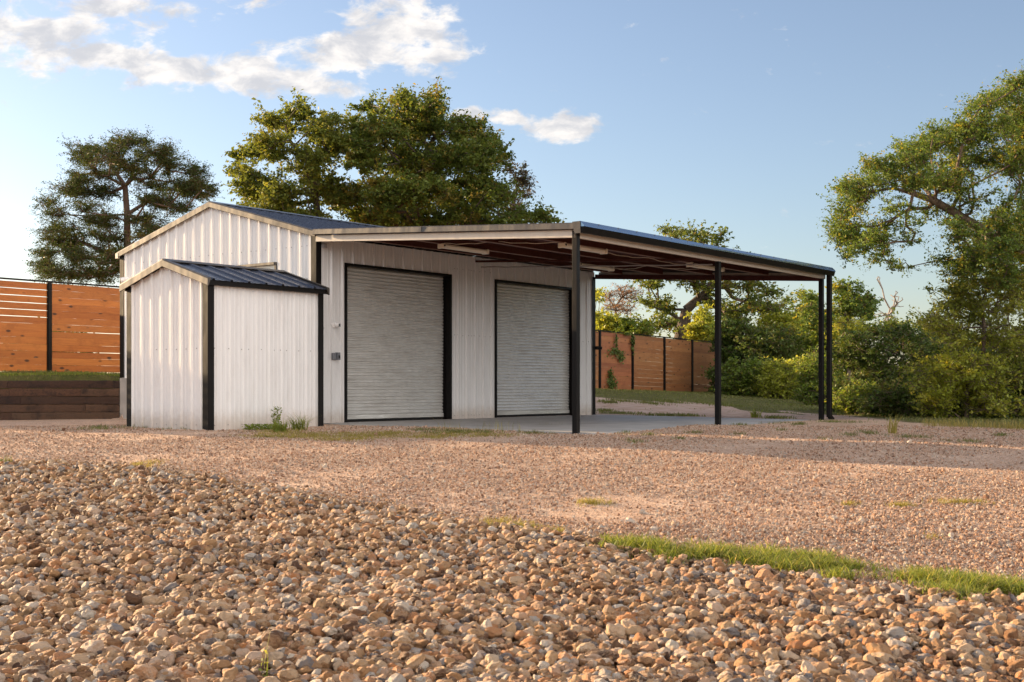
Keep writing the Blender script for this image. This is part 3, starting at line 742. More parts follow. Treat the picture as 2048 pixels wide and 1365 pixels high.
# ------------------------------------------------------------------ foliage
def m_leaf(name, c_a, c_b, c_c, transl=.45, rough=.5):
    m, t, b = mat(name); nt_ = m.node_tree
    at = t.n('ShaderNodeAttribute'); at.attribute_name = 'tint'; sp = t.n('ShaderNodeSeparateColor'); t.l(at.outputs['Color'], sp.inputs[0])
    c = t.mix(sp.outputs[0], c_a, c_b); c = t.mix(sp.outputs[1], c, c_c)
    t.l(c, b.inputs['Base Color']); b.inputs['Roughness'].default_value = rough; b.inputs['Specular IOR Level'].default_value = .35
    tr = t.n('ShaderNodeBsdfTranslucent'); t.l(t.mix(.5, c, t.mix(1., c, (1.5, 1.25, .5), 'MULTIPLY')), tr.inputs[0])
    mx = t.n('ShaderNodeMixShader'); mx.inputs[0].default_value = transl
    t.l(b.outputs[0], mx.inputs[1]); t.l(tr.outputs[0], mx.inputs[2])
    t.l(mx.outputs[0], nt_.nodes['Material Output'].inputs['Surface']); return m
ML_oak = m_leaf('oak_leaves', (.085, .13, .025), (.16, .20, .035), (.26, .19, .04))
ML_oak2 = m_leaf('backlit_oak_leaves', (.11, .15, .026), (.18, .21, .035), (.25, .24, .04), .45)  # oak leaves tinted golden, backlight put into the leaf colour
ML_cedar = m_leaf('cedar_sprays', (.045, .075, .02), (.08, .11, .025), (.14, .11, .03), .25)
ML_live = m_leaf('live_oak_leaves', (.09, .155, .03), (.17, .24, .045), (.40, .33, .04), .4)
ML_vine = m_leaf('olive_vine_leaves', (.20, .25, .045), (.34, .37, .06), (.46, .42, .07), .45)  # leaves brightened, sunlight on the thicket put into their colour
ML_bush = m_leaf('bush_leaves', (.10, .16, .025), (.18, .25, .035), (.30, .30, .05), .45)
ML_ybush = m_leaf('yellow_green_leaves', (.25, .30, .04), (.38, .41, .055), (.50, .45, .06), .5)  # yellow green leaves, brightened further to carry the sun on the bushes
ML_dark = m_leaf('dark_bush_leaves', (.055, .095, .018), (.10, .15, .026), (.14, .14, .03), .35)
ML_pink = m_leaf('dry_pinkish_leaves', (.26, .15, .10), (.34, .21, .13), (.2, .16, .08), .4)
ML_purp = m_leaf('dull_purple_leaves', (.075, .065, .04), (.11, .085, .055), (.09, .12, .03), .3)
ML_grass = m_leaf('grass_blades', (.15, .20, .032), (.26, .30, .05), (.46, .38, .14), .45, .6)
ML_dgrass = m_leaf('dull_grass_blades', (.12, .15, .035), (.19, .20, .055), (.30, .24, .10), .3, .6)
ML_ygrass = m_leaf('yellowing_ground_cover', (.25, .23, .05), (.36, .30, .07), (.45, .34, .14), .35, .6)
def m_bark(name, c1, c2):
    m, t, b = mat(name); co = coords(t); n = t.noise(t.mapping(co, (1, 1, .3)), 14, 6, .7)
    t.l(t.mix(t.mapr(n, .35, .65), c1, c2), b.inputs['Base Color']); b.inputs['Roughness'].default_value = .9; bump(t, b, n, .8, .03); return m
MB_oak = m_bark('oak_bark', (.10, .075, .055), (.045, .032, .024))
MB_cedar = m_bark('cedar_bark', (.16, .11, .08), (.11, .07, .05))
MB_live = m_bark('pale_bark', (.22, .16, .11), (.08, .055, .04))
MB_dead = m_bark('dead_grey_wood', (.33, .29, .25), (.18, .15, .13))

def leaves_mesh(name, P, Nrm, size, aspect, tint, mat_, parent, kind=None):
    """P: n x 3 centres, one folded diamond leaf at each"""
    n = len(P); d = rng.normal(size=(n, 3)); d -= Nrm*(d*Nrm).sum(1, keepdims=True); d /= np.linalg.norm(d, axis=1, keepdims=True)+1e-9
    e = np.cross(Nrm, d); s = size[:, None]
    v = np.stack([P-d*s*.5, P+e*s*aspect*.5+Nrm*s*.08, P+d*s*.5-Nrm*s*.1, P-e*s*aspect*.5+Nrm*s*.08], 1).reshape(-1, 3)
    off = np.array(parent_world(parent)); v = v-off
    f = np.arange(4*n).reshape(n, 4); me = mesh_np(name, v, f)
    at = me.attributes.new('tint', 'FLOAT_COLOR', 'POINT')
    tt = np.concatenate([tint, np.zeros((n, 1)), np.ones((n, 1))], 1); at.data.foreach_set('color', np.repeat(tt, 4, 0).astype(np.float32).reshape(-1))
    return link(name, me, mat_, parent)
def branches_mesh(name, nodes, par, rad, mat_, parent, sides=6):
    nodes = np.array(nodes); n = len(nodes); vs = []; fs = []; off = np.array(parent_world(parent))
    P = nodes; k = sides; ang = np.arange(k)*2*math.pi/k
    idx = [i for i in range(n) if par[i] >= 0]
    a = P[[par[i] for i in idx]]; b = P[idx]; d = b-a; ln = np.linalg.norm(d, axis=1, keepdims=True)+1e-9; d /= ln
    ref = np.where(np.abs(d[:, 2:3]) > .9, np.array([[1., 0, 0]]), np.array([[0, 0, 1.]]))
    e1 = np.cross(d, ref); e1 /= np.linalg.norm(e1, axis=1, keepdims=True); e2 = np.cross(d, e1)
    ra = np.array([min(rad[par[i]], rad[i]*1.5) for i in idx])[:, None, None]; rb_ = np.array([rad[i] for i in idx])[:, None, None]
    ring = e1[:, None, :]*np.cos(ang)[None, :, None]+e2[:, None, :]*np.sin(ang)[None, :, None]
    va = a[:, None, :]+ring*ra; vb = b[:, None, :]+ring*rb_
    v = np.concatenate([va, vb], 1).reshape(-1, 3)-off
    m = len(idx); base = (np.arange(m)*2*k)[:, None]; j = np.arange(k)[None, :]; j2 = (j+1) % k
    f = np.stack([base+j, base+j2, base+k+j2, base+k+j], -1).reshape(-1, 4)
    me = mesh_np(name, v, f); me.shade_smooth(); return link(name, me, mat_, parent)
def grow(trunk, targets, seg=.9, bow=.12, tipr=.012, trunk_r=.25, pw=2.3, jit=.12):
    """connects target points to a trunk polyline as a branching skeleton"""
    nodes = [np.array(p, float) for p in trunk]; par = [-1]+list(range(len(trunk)-1)); depth = [0]*len(nodes)
    cost = [0.]
    for i in range(1, len(nodes)): cost.append(cost[-1]+.25*np.linalg.norm(nodes[i]-nodes[i-1]))
    T = [np.array(t) for t in targets]; tr = np.array(nodes)
    order = np.argsort([np.min(np.linalg.norm(tr-t, axis=1)) for t in T])
    tips = []
    for oi in order:
        t = T[oi]; A = np.array(nodes); dd = np.linalg.norm(A-t, axis=1)+.35*np.array(cost)+.6*np.maximum(0, A[:, 2]-t[2])
        k = int(np.argmin(dd)); p = nodes[k]; dist = np.linalg.norm(t-p); ns = max(1, int(dist/seg)); prev = k
        for q in range(1, ns+1):
            f = q/ns; c = p+(t-p)*f+np.array([0, 0, bow*dist*math.sin(math.pi*f)])
            if q < ns: c = c+rng.normal(size=3)*jit*seg
            nodes.append(c); par.append(prev); cost.append(cost[prev]+np.linalg.norm(c-nodes[prev])); prev = len(nodes)-1
        tips.append(prev)
    w = np.zeros(len(nodes)); 
    for tpi in tips: w[tpi] += tipr**pw
    for i in range(len(nodes)-1, len(trunk)-1, -1):
        w[i] = max(w[i], tipr**pw); w[par[i]] += w[i]
    for i in range(len(trunk)-1, 0, -1): w[par[i]] += w[i]
    rad = w**(1/pw); 
    sc = trunk_r/max(rad[0], 1e-6)
    if sc < 1: rad = np.maximum(rad*sc, tipr*.6)
    for i in range(len(trunk)):
        rad[i] = min(max(rad[i], trunk_r*(1-.85*i/len(trunk))), trunk_r*(1-.7*i/len(trunk)))
    return nodes, par, rad
def blobs_from(zl_, sx, ox, oy, D): return [((ox+x/sx), (oy+y/sx), rx/sx, ry/sx, *rest) for x, y, rx, ry, *rest in zl_]
def plant(name, label, cat, D, blobs, trunk_px, leafm, barkm, leaf=.1, per=70, cl_r=.38, dens=1., flat=.6, trunk_r=.22, group=None,
          yellow=.12, depth=.8, aspect=.55, ground=True, hole=.28, wood='trunk', crown='crown', up=.35, tipr=.012, bow=.1, noleaf=False, seg=.8, spread=1., thick=.75):
    pts = []; full = []
    xs_ = [b[0] for b in blobs]; cx_, hw_ = (min(xs_)+max(xs_))/2, max(10., (max(xs_)-min(xs_))/2+np.mean([b[2] for b in blobs]))
    Hd = hw_*D/F*thick
    for bl in blobs:
        e_ = math.sqrt(max(.05, 1-((bl[0]-cx_)/hw_)**2)); wt = bl[5] if len(bl) > 5 else 1.; d0 = bl[4] if len(bl) > 4 else 0.
        nc = 2 if wt > .5 else 1
        for k in range(nc):
            full.append((*bl[:4], d0+Hd*e_*(rng.uniform(-1, 0) if k == 0 else rng.uniform(0, 1)), wt))
    blobs = full
    for bl in blobs:
        x, y, rx, ry = bl[:4]; dz = bl[4] if len(bl) > 4 else 0.; wt = bl[5] if len(bl) > 5 else 1.
        c = np.array(px(x, y, D+dz)); s = (D+dz)/F; r = np.array([rx*s, max(rx, ry)*s*depth, ry*s])
        vol = r[0]*r[1]*r[2]; n = max(2, int(dens*wt*3.6*(r[0]*r[2])/(cl_r**2)))
        q = rng.normal(size=(n, 3)); q /= np.linalg.norm(q, axis=1, keepdims=True); q *= (rng.random((n, 1))**.45)
        pts.append(c+q*r)
    P = np.concatenate(pts)
    nf = np.sin(P[:, 0]*2.1+1.3*np.sin(P[:, 2]*1.7+D))*np.cos(P[:, 1]*1.6+P[:, 2]*1.9)+.5*np.sin(P[:, 2]*3.3+P[:, 0]*2.7)
    P = P[nf > np.quantile(nf, hole)]
    if ground:
        gz_ = zt(P[:, 0], P[:, 1])+.12; P[:, 2] = np.maximum(P[:, 2], gz_)
    tr = [np.array(px(x, y, D+(r[0] if r else 0))) for x, y, *r in trunk_px]
    b0 = tr[0].copy(); b0[2] = zt(b0[0], b0[1])-.1; tr[0] = b0
    root = empty(name, Vector(b0), label, cat, group)
    nodes, par, rad = grow(tr, P, seg=seg, trunk_r=trunk_r, tipr=tipr, bow=bow)
    branches_mesh(wood, nodes, par, rad, barkm, root)
    if noleaf: return root
    npc = rng.poisson(per, len(P)); tot = npc.sum(); own = np.repeat(np.arange(len(P)), npc)
    cs = cl_r*(.7+.6*rng.random(len(P)))
    NTW = 7
    td = rng.normal(size=(len(P), NTW, 3)); td[..., 2] = td[..., 2]*flat+.15; td /= np.linalg.norm(td, axis=2, keepdims=True)
    tl = (.55+.9*rng.random((len(P), NTW, 1))); td = td*tl*cs[:, None, None]*1.05*spread
    tw_n = []; tw_p = []
    for i in range(len(P)):
        b_i = len(tw_n); tw_n.append(P[i]); tw_p.append(-1)
        for k in range(NTW): tw_n.append(P[i]+td[i, k]*.9); tw_p.append(b_i)
    branches_mesh('twigs', tw_n, tw_p, [tipr*.7 if p < 0 else tipr*.3 for p in tw_p], barkm, root, sides=3)
    q = np.clip(rng.normal(size=(tot, 3)), -1.5, 1.5)*np.array([.62, .62, .62*flat])*spread
    ti = rng.integers(0, NTW, tot); tt_ = rng.random((tot, 1))**.8*1.05
    LP = P[own]+td[own, ti]*tt_+q*(cs[own]*.27)[:, None]
    if ground: LP[:, 2] = np.maximum(LP[:, 2], zt(LP[:, 0], LP[:, 1])+.02)
    N = rng.normal(size=(tot, 3)); N[:, 2] = np.abs(N[:, 2])+up; N /= np.linalg.norm(N, axis=1, keepdims=True)
    t1 = np.clip(rng.random(len(P))[own]*.7+rng.random(tot)*.4-.05, 0, 1); t2 = (rng.random(len(P)) < yellow)[own]*rng.random(tot)+(rng.random(tot) < yellow*.5)*.8
    sz = leaf*(.55+.95*rng.random(tot)**1.4)
    leaves_mesh(crown, LP, N, sz, aspect, np.stack([t1, np.clip(t2, 0, 1)], 1), leafm, root)
    return root
def zb(l, s, ox, oy): return [(ox+x/s, oy+y/s, rx/s, ry/s, *r) for x, y, rx, ry, *r in l]
def zp(l, s, ox, oy): return [(ox+x/s, oy+y/s, *r) for x, y, *r in l]

# cedar behind the left fence
z6 = (3.9, 40, 250)
plant('cedar_tree', 'dark layered cedar with bare forked trunk, behind the orange board fence', 'tree', 45, zb([
    (560,210,150,60),(830,150,170,60),(1080,240,170,60),(700,260,260,50),(480,270,90,50),(1180,330,70,60),
    (430,500,150,80),(240,600,110,35),(320,690,130,40),(430,420,90,40),(640,530,130,50),(1080,470,190,70),(960,580,110,30),
    (1400,420,110,80),(1340,540,120,70),(1250,650,100,40),(1480,520,50,50),(1370,350,30,25),
    (620,750,200,50),(350,900,200,55),(200,1010,110,50),(500,1010,250,60),(650,880,250,50),(180,1100,90,60),(300,1170,180,50),(550,1180,250,60),(720,1010,150,60),(1000,760,150,60),(230,820,60,30),(800,1100,200,60),(1050,860,150,50),(600,390,110,50),(960,390,110,50),(520,640,110,40),(1110,600,120,60),(1250,500,70,60),(860,320,150,40),(400,800,160,50)], *z6),
    zp([(840,2000),(838,1100),(835,700),(820,480),(760,390),(700,320)], *z6), ML_cedar, MB_cedar, leaf=.075, per=210, cl_r=.42, dens=3.2, flat=.62, trunk_r=.15, depth=1.0, aspect=.4, hole=.18, bow=.05, yellow=.1, up=.8, tipr=.014)
z5 = (2.926, 430, 180)
plant('oak_tree', 'oak crown tinted golden green for backlight, nearer the workshop gable peak', 'tree', 50, zb([
    (330,180,90,60),(280,130,30,40),(480,140,90,60),(480,95,20,25),(640,170,100,60),(200,350,90,60),(350,330,120,90),(140,420,55,60),(250,560,130,80),(400,600,160,90),(560,420,130,110),(700,300,100,90),(300,640,160,50),(180,500,60,50),
    (180,620,80,30),(200,700,80,40),(300,720,160,60),(450,740,120,60),(600,740,120,60),(620,580,130,90),(600,260,110,70),(800,180,50,50),(430,230,80,60)], *z5),
    zp([(640,1400),(620,900),(590,640),(540,430),(440,300)], *z5), ML_oak2, MB_oak, leaf=.14, per=105, cl_r=.46, dens=2.0, trunk_r=.2, yellow=.15, hole=.22, group='oaks behind the workshop')
plant('oak_tree', 'broad dense dark green oak directly behind the workshop roof', 'tree', 51, zb([
    (920,110,70,45),(1110,90,90,60),(1270,100,70,60),(1290,60,20,20),(1100,45,25,20),(900,80,20,20),(1000,230,130,100),(1200,230,170,120),(1430,240,110,70),(1540,220,30,40),(870,380,130,110),(1150,420,200,130),(1400,390,170,120),(1580,400,100,110),
    (900,760,140,60),(1100,760,140,70),(1300,760,140,70),(1500,760,140,70),(1690,770,100,50),(1250,600,200,120),(1000,620,180,120),(780,640,130,90),(1500,600,180,120),(1650,610,80,100),(1660,390,35,60),(1800,740,70,50),(1920,750,60,40),(1960,740,25,30),(1620,290,50,40),(860,260,90,80)], *z5),
    zp([(1150,1400),(1150,800),(1170,500),(1230,370),(1290,270)], *z5), ML_oak, MB_oak, leaf=.14, per=115, cl_r=.48, dens=2.4, trunk_r=.26, yellow=.12, hole=.12, group='oaks behind the workshop')
plant('small_tree', 'dull purplish drooping tree at the right edge of the dark oak', 'tree', 53, zb([
    (1720,450,50,40),(1790,470,50,40),(1790,560,60,70),(1760,640,60,60),(1810,600,30,60),(1740,700,60,50)], *z5),
    zp([(1720,1400),(1730,800),(1770,560)], *z5), ML_purp, MB_oak, leaf=.12, per=45, cl_r=.35, dens=1.3, trunk_r=.1, hole=.2)
z3 = (2.844, 1100, 420)
plant('oak_tree', 'spreading oak with thick leaning trunk behind the fence, framed by the carport', 'tree', 66, zb([
    (660,120,45,25),(700,140,30,20),(800,140,60,35),(880,150,40,30),(960,160,50,40),(800,200,120,50),(900,280,200,60),(640,300,120,50),(1000,330,200,50),(750,370,160,40),
    (500,405,60,25),(580,410,100,40),(560,530,60,50),(620,560,90,60),(830,410,100,50),(1000,420,100,60),(1150,430,100,60),(1250,470,60,40),(1100,560,130,70),(1260,560,70,60),(1030,620,110,60),(1290,600,50,50),(900,470,60,40),
    (600,640,110,60),(700,640,70,60),(930,560,70,50)], *z3),
    zp([(740,1050),(745,740),(765,640),(775,570),(850,500),(930,430)], *z3), ML_oak, MB_oak, leaf=.19, per=55, cl_r=.55, dens=1.5, trunk_r=.5, yellow=.1, hole=.15, tipr=.02, group='trees beyond the right fence')
plant('bare_tree', 'thin pinkish tree with nearly bare twigs behind the reddish fence', 'tree', 74, zb([
    (340,500,40,40),(420,480,60,50),(480,500,50,50),(380,540,80,50),(450,560,50,40)], *z3),
    zp([(380,1000),(385,700),(380,600),(370,560)], *z3), ML_pink, MB_live, leaf=.12, per=16, cl_r=.5, dens=2.2, trunk_r=.1, hole=.0, tipr=.014, seg=.6, group='trees beyond the right fence')
def bush(label, D, bl, zz, leafm, leaf=.1, per=60, cl_r=.35, dens=1.6, group='bushes along the right side', name='bush', cat='bush', hole=.1, yellow=.1, barkm=None, tp=None, **kw):
    b_ = zb(bl, *zz); cx = np.mean([b[0] for b in b_]); cy = np.mean([b[1] for b in b_]); y1 = max(b[1] for b in b_)
    kw.setdefault('trunk_r', .06)
    if cat == 'bush':
        x0_, x1_ = min(b[0]-b[2] for b in b_), max(b[0]+b[2] for b in b_); w_ = x1_-x0_
        gy = HZ-(float(zt((cx-1024)/F*D, D))-CH)*F/D; hr = .45*F/D
        if gy-y1 < 2.2*F/D:
            nb = max(2, int(w_/(hr*1.1)))
            b_ += [(x0_+w_*(i+.5)/nb, gy-hr*.7, hr*.9, hr*.8) for i in range(nb)]
            b_ += [(x0_+w_*(i+.5)/nb, (gy+y1)/2-hr*.3, hr*.9, hr) for i in range(nb)]
    return plant(name, label, cat, D, b_, tp or [(cx, y1+10), (cx+2, (cy+y1)/2), (cx, cy)], leafm, barkm or MB_live, leaf=leaf, per=per, cl_r=cl_r, dens=dens, group=group, hole=hole, yellow=yellow, wood='stem', crown='foliage', **kw)
G1 = 'trees and bushes beyond the right fence'
bush('pale yellow green bush showing over the left end of the reddish fence', 62, [(270,640,50,50),(300,660,90,50),(350,640,80,60),(270,500,25,40),(300,720,120,40)], z3, ML_ybush, .15, group=G1)
bush('green bush over the reddish fence left of the oak trunk', 61, [(430,640,70,50),(480,680,100,50),(520,720,90,40),(420,720,90,40)], z3, ML_bush, .15, group=G1)
bush('yellow green bush right of the oak trunk behind the fence', 61, [(850,600,60,40),(860,660,80,60),(900,720,80,40),(820,700,50,50)], z3, ML_ybush, .15, group=G1)
bush('dark round bush behind the middle carport post', 58, [(1010,700,80,70),(1080,690,90,60),(1020,800,90,90),(1120,780,90,90),(1050,880,90,80)], z3, ML_dark, .14, group=G1)
bush('dull grey green thicket in the middle of the far bushes', 57, [(1200,770,110,80),(1290,740,110,80),(1250,850,130,80),(1180,860,80,70),(1330,820,90,90)], z3, ML_dark, .13, yellow=.3, group=G1, spread=1.15)
bush('pale yellow green tree crown above the dull thicket', 64, [(1260,640,80,40),(1340,660,90,50),(1400,690,80,50),(1230,690,70,30)], z3, ML_ybush, .16, group=G1)
bush('small feathery tree left of the far carport post', 70, [(1380,520,50,35),(1450,490,60,30),(1500,530,50,50),(1420,580,80,50),(1490,620,80,60),(1400,640,50,50)], z3, ML_live, .14, name='small_tree', cat='tree', group=G1, dens=1.1, hole=.3, trunk_r=.1, tp=zp([(1450,1000),(1450,700),(1440,580)], *z3))
bush('bright green bush behind the lawn right of the middle post', 54, [(1020,880,50,40),(1040,950,70,70),(1120,900,70,50),(1110,970,80,60),(1180,940,50,80),(1020,1010,50,30)], z3, ML_bush, .12, group=G1)
bush('sunny yellow green bush midway between the middle and far posts', 53, [(1250,920,60,40),(1300,900,70,35),(1300,970,90,60),(1380,900,60,40),(1400,970,70,70),(1240,990,60,40)], z3, ML_ybush, .12, group=G1)
bush('green leafy bush beside the far carport post', 47, [(1490,870,50,50),(1470,950,60,80),(1520,1000,70,90),(1490,1060,60,40),(1530,900,50,60)], z3, ML_bush, .11, group=G1)
bush('dark green tall thicket behind the far end of the lawn', 60, [(1400,780,90,70),(1480,760,80,80),(1430,850,100,60),(1560,780,80,90),(1380,880,80,50),(1560,900,80,80)], z3, ML_bush, .14, group=G1)
z4 = (1.87, 1600, 150)
bush('rounded tree crown right of the far carport post', 58, [(170,800,50,30),(200,840,60,50),(150,870,50,50),(230,890,50,40),(260,850,30,30),(30,840,30,25),(40,890,40,50),(80,930,60,40)], z4, ML_live, .15, name='small_tree', cat='tree', dens=1.4, hole=.2, trunk_r=.1, tp=zp([(180,1200),(185,1000),(180,900)], *z4))
plant('dead_tree', 'leafless grey forked snag standing above the dark thicket', 'tree', 50, zb([(340,830,50,30),(365,860,30,30),(290,760,20,40),(310,900,40,40),(350,900,20,40)], *z4),
    zp([(320,1200),(320,980),(330,900)], *z4), ML_pink, MB_dead, dens=2.2, cl_r=.4, hole=0., tipr=.014, trunk_r=.07, noleaf=True, seg=.35, bow=.02, wood='dead_branches')
bush('big dark green thicket right of the far carport post', 38, [(200,1000,80,60),(150,1060,50,60),(250,1080,80,80),(330,980,90,50),(420,1010,90,60),(330,1080,100,80),(450,1090,90,100),(380,1160,100,60),(250,1150,80,50)], z4, ML_dark, .1, cl_r=.32)
bush('yellow green leaves standing in for the sunlit top of the dark thicket', 39.5, [(180,940,60,25),(230,960,60,30),(300,950,60,25),(390,950,60,30),(150,990,40,40)], z4, ML_ybush, .1, cl_r=.3)  # light on the thicket's top, put in as brighter leaves
bush('low green shrub at the foot of the dark thicket, by the lawn edge', 34, [(200,1190,40,30),(250,1190,50,35),(160,1200,30,25),(230,1225,60,20)], z4, ML_bush, .08, cl_r=.25)
bush('low dark shrub row between the lawn and the big drooping tree', 31.5, [(330,1190,60,45),(400,1200,60,45),(470,1215,60,40),(300,1230,50,20),(420,1240,80,25)], z4, ML_dark, .08, cl_r=.25)
bush('sunlit yellow green bush low under the big drooping tree', 29.6, [(520,1110,50,40),(600,1130,90,60),(660,1180,80,60),(560,1190,70,50),(720,1150,60,60),(600,1070,70,40),(700,1090,70,50)], z4, ML_ybush, .085, cl_r=.3, per=70, dens=1.5)
bush('dark shrub filling the shade at the lower right edge', 31, [(760,1180,80,80),(820,1120,80,120),(880,1180,80,90),(700,1240,120,40),(560,1250,120,35)], z4, ML_dark, .09, cl_r=.3)
bush('pale green drooping thicket below the low limb of the big tree', 30.2, [(480,830,50,50),(560,830,80,60),(520,900,80,60),(650,860,100,80),(620,960,90,70),(760,920,100,100),(560,980,60,50),(720,1010,100,70),(850,850,80,100),(860,1000,80,80),(700,780,90,50),(800,790,90,60),(880,770,60,60),(620,790,50,40)], z4, ML_vine, .085, cl_r=.3, per=60, dens=1.5, hole=.2)
plant('live_oak_tree', 'large overhanging live oak with pale limbs and yellow patches at the right edge', 'tree', 29, zb([
    (810,40,60,40),(760,80,70,35),(690,110,60,30),(640,140,30,25),(520,220,50,30),(500,260,90,40),(400,280,50,30),(420,320,90,45),(290,340,50,30),(300,380,90,40),(180,420,40,40),(220,440,70,50),(140,540,25,40),(180,510,60,50),(160,590,50,35),(210,600,70,50),(200,660,50,30),(280,640,60,50),
    (300,700,60,25,0,.8),(370,720,40,20,0,.7),(360,500,90,60,0,.45),(430,600,90,60,0,.3),(560,400,100,50,0,.9),(620,220,90,60),(720,210,90,70),(820,170,60,80),(640,320,110,50),(760,330,90,60),(600,470,120,60,0,.4),(450,400,90,50,0,.9),
    (640,570,110,50,0,.6),(520,520,90,50,0,.5),(800,640,80,60),(700,670,80,40),(860,560,60,80),(760,560,80,60),(830,300,50,60),(720,480,90,60,0,.35),(820,440,60,80,0,.4),(640,620,110,40,0,.6),(760,640,90,60,0,.9),(560,700,50,30,0,.7),(640,720,90,50),(780,740,100,60),(900,200,100,120),(920,450,80,120),(330,580,80,50,0,.5)], *z4),
    zp([(960,1500,1),(930,1000,.8),(900,740,.5),(820,660,.3),(700,590,0),(600,530,-.3),(500,470,-.5),(410,440,-.6)], *z4), ML_live, MB_live, leaf=.062, per=85, cl_r=.27, dens=2.7, trunk_r=.2, yellow=.1, hole=.08, tipr=.006, seg=.4, ground=False)
# further woodland beyond, closing the horizon
rows_ = [(-9, 80), (-3, 84), (20, 82), (27, 75), (34, 66), (41, 58), (15, 88), (8, 92), (48, 50), (-30, 80), (-50, 75), (-70, 60), (34, 40), (44, 38), (56, 30)]
kinds_ = ['dark', 'pale', 'mid']
def far_tree(i, x, y):
    D = y; bx = 1024+x/y*F; s = F/D; hgt = 3.6+1.6*rng.random(); gz_ = float(zt(x, y))
    bl = []
    for k in range(7):
        ox = rng.uniform(-2.6, 2.6); hz = rng.uniform(.25, .85)*hgt; r = rng.uniform(1.2, 2.)
        bl.append((bx+ox*s, HZ-(gz_+hz-CH)*s, r*s, r*.75*s))
    return plant('woodland_tree', 'distant tree in the woodland beyond the lawn and fences', 'tree', D, bl, [(bx, HZ, 0), (bx+3, HZ-(1.5)*s, 0), (bx, HZ-(2.5)*s, 0)], [ML_dark, ML_live, ML_bush][i % 3], MB_oak, leaf=.2, per=45, cl_r=.6, dens=1.2, trunk_r=.15, group='woodland trees far beyond the yard', hole=.1)
for i, (x, y) in enumerate(rows_): far_tree(i, x, y)

# ivy on the fence
def flat_leaves(name, label, cat, cs, leafm, leaf, n):
    root = empty(name, cs[0][0], label, cat); P = []
    for c, rx, rz_ in cs:
        q = rng.normal(size=(n, 3))*np.array([rx, .05, rz_])*.5; P.append(np.array(c)+q[:, :1]*np.array([*U, 0])+q[:, 1:2]*np.array([*V, 0])+np.array([0, 0, 1])*q[:, 2:3])
    P = np.concatenate(P); N = rng.normal(size=P.shape)*.5-np.array([*V, 0]); N /= np.linalg.norm(N, axis=1, keepdims=True)
    leaves_mesh('foliage', P, N, leaf*(.6+.8*rng.random(len(P))), .8, np.stack([rng.random(len(P)), rng.random(len(P))*.3], 1), leafm, root)
    return root
def on_fence(x, y):
    q = (x-1024)/F; t = (q*52.8-3.5)/(.62-.785*q); X, Y = 3.5+.62*t, 52.8+.785*t; p = Vector((X, Y, CH-(y-HZ)/F*Y)); return p-VV*.12
flat_leaves('ivy', 'ivy trailing over the reddish fence panel near the workshop corner', 'climber', [(on_fence(1232,708), .62, .22), (on_fence(1226,702), .4, .16), (on_fence(1238,716), .3, .2), (on_fence(1262,688), .15, .45), (on_fence(1228,680), .05, .35), (on_fence(1250,668), .35, .06)], ML_dark, .09, 75)
flat_leaves('weed', 'dark weed growing up the foot of the reddish fence panel', 'weed', [(on_fence(1221,768), .45, .3), (on_fence(1217,755), .2, .35)], ML_dark, .09, 150)

# ------------------------------------------------------------------ grass
def blades(name, P, h, w, leafm, label=None, kind='stuff', cat=None, parent=None, lean=.5, tintmax=.5, yellow=.15, group=None, seed=0):
    n = len(P); h = h*(.5+.8*rng.random(n)); az = rng.random(n)*2*math.pi; d = np.stack([np.cos(az), np.sin(az), np.zeros(n)], 1)
    sid = np.stack([-d[:, 1], d[:, 0], np.zeros(n)], 1); ln = lean*(.2+rng.random(n)); ww = w*(.6+.8*rng.random(n))
    def at(f, wf): 
        c = P+d*(ln*h*f*f)[:, None]+np.array([0, 0, 1])*(h*f*(1-.25*f*ln))[:, None]; return c-sid*(ww*wf)[:, None]*.5, c+sid*(ww*wf)[:, None]*.5
    a0, a1 = at(0, .8); b0, b1 = at(.5, 1.); c0, _ = at(1., 0.)
    off = np.array(parent_world(parent)) if parent is not None else 0
    v = np.stack([a0, a1, b1, b0, c0, c0+sid*.0008], 1).reshape(-1, 3)-off
    k = np.arange(n)[:, None]*6
    f = np.concatenate([k+np.array([[0, 1, 2, 3]]), k+np.array([[3, 2, 5, 4]])], 0); me = mesh_np(name, v, f)
    tt = np.stack([rng.random(n)*tintmax*2 % 1, (rng.random(n) < yellow)*rng.random(n), np.zeros(n), np.ones(n)], 1)
    ta = me.attributes.new('tint', 'FLOAT_COLOR', 'POINT'); ta.data.foreach_set('color', np.repeat(tt, 6, 0).astype(np.float32).reshape(-1))
    o = link(name, me, leafm, parent); 
    if parent is None: tag(o, label, cat, group, kind)
    return o
def scatter_px(poly, n, tuft=0, tr=.05):
    """points on the ground inside ellipses (cx, cy, rx, ry) of the photo; tufted"""
    P = []
    for cx, cy, rx, ry, wt in poly:
        m = int(n*wt)
        c = gp(cx, cy); c2 = gp(cx, cy-ry); c3 = gp(cx, cy+ry); wx = rx/F*c.y
        k = max(1, m//(tuft or 1)); q = rng.normal(size=(k, 2))*.45; q = np.clip(q, -1.3, 1.3)
        ry0 = max(.02, (c2.y-c3.y)/2)
        X = c.x+q[:, 0]*wx; Y = (c2.y+c3.y)/2+q[:, 1]*ry0+ (X-c.x)*0
        if tuft: X = np.repeat(X, tuft)+rng.normal(size=k*tuft)*tr; Y = np.repeat(Y, tuft)+rng.normal(size=k*tuft)*tr
        nz = np.sin(X*9+Y*4)*np.cos(Y*13-X*5)+.6*np.sin(X*23+Y*17)
        kk = nz > rng.uniform(-1.6, .5, len(X)); X, Y = X[kk], Y[kk]
        P.append(np.stack([X, Y, zt(X, Y)-.004], 1))
    return np.concatenate(P)
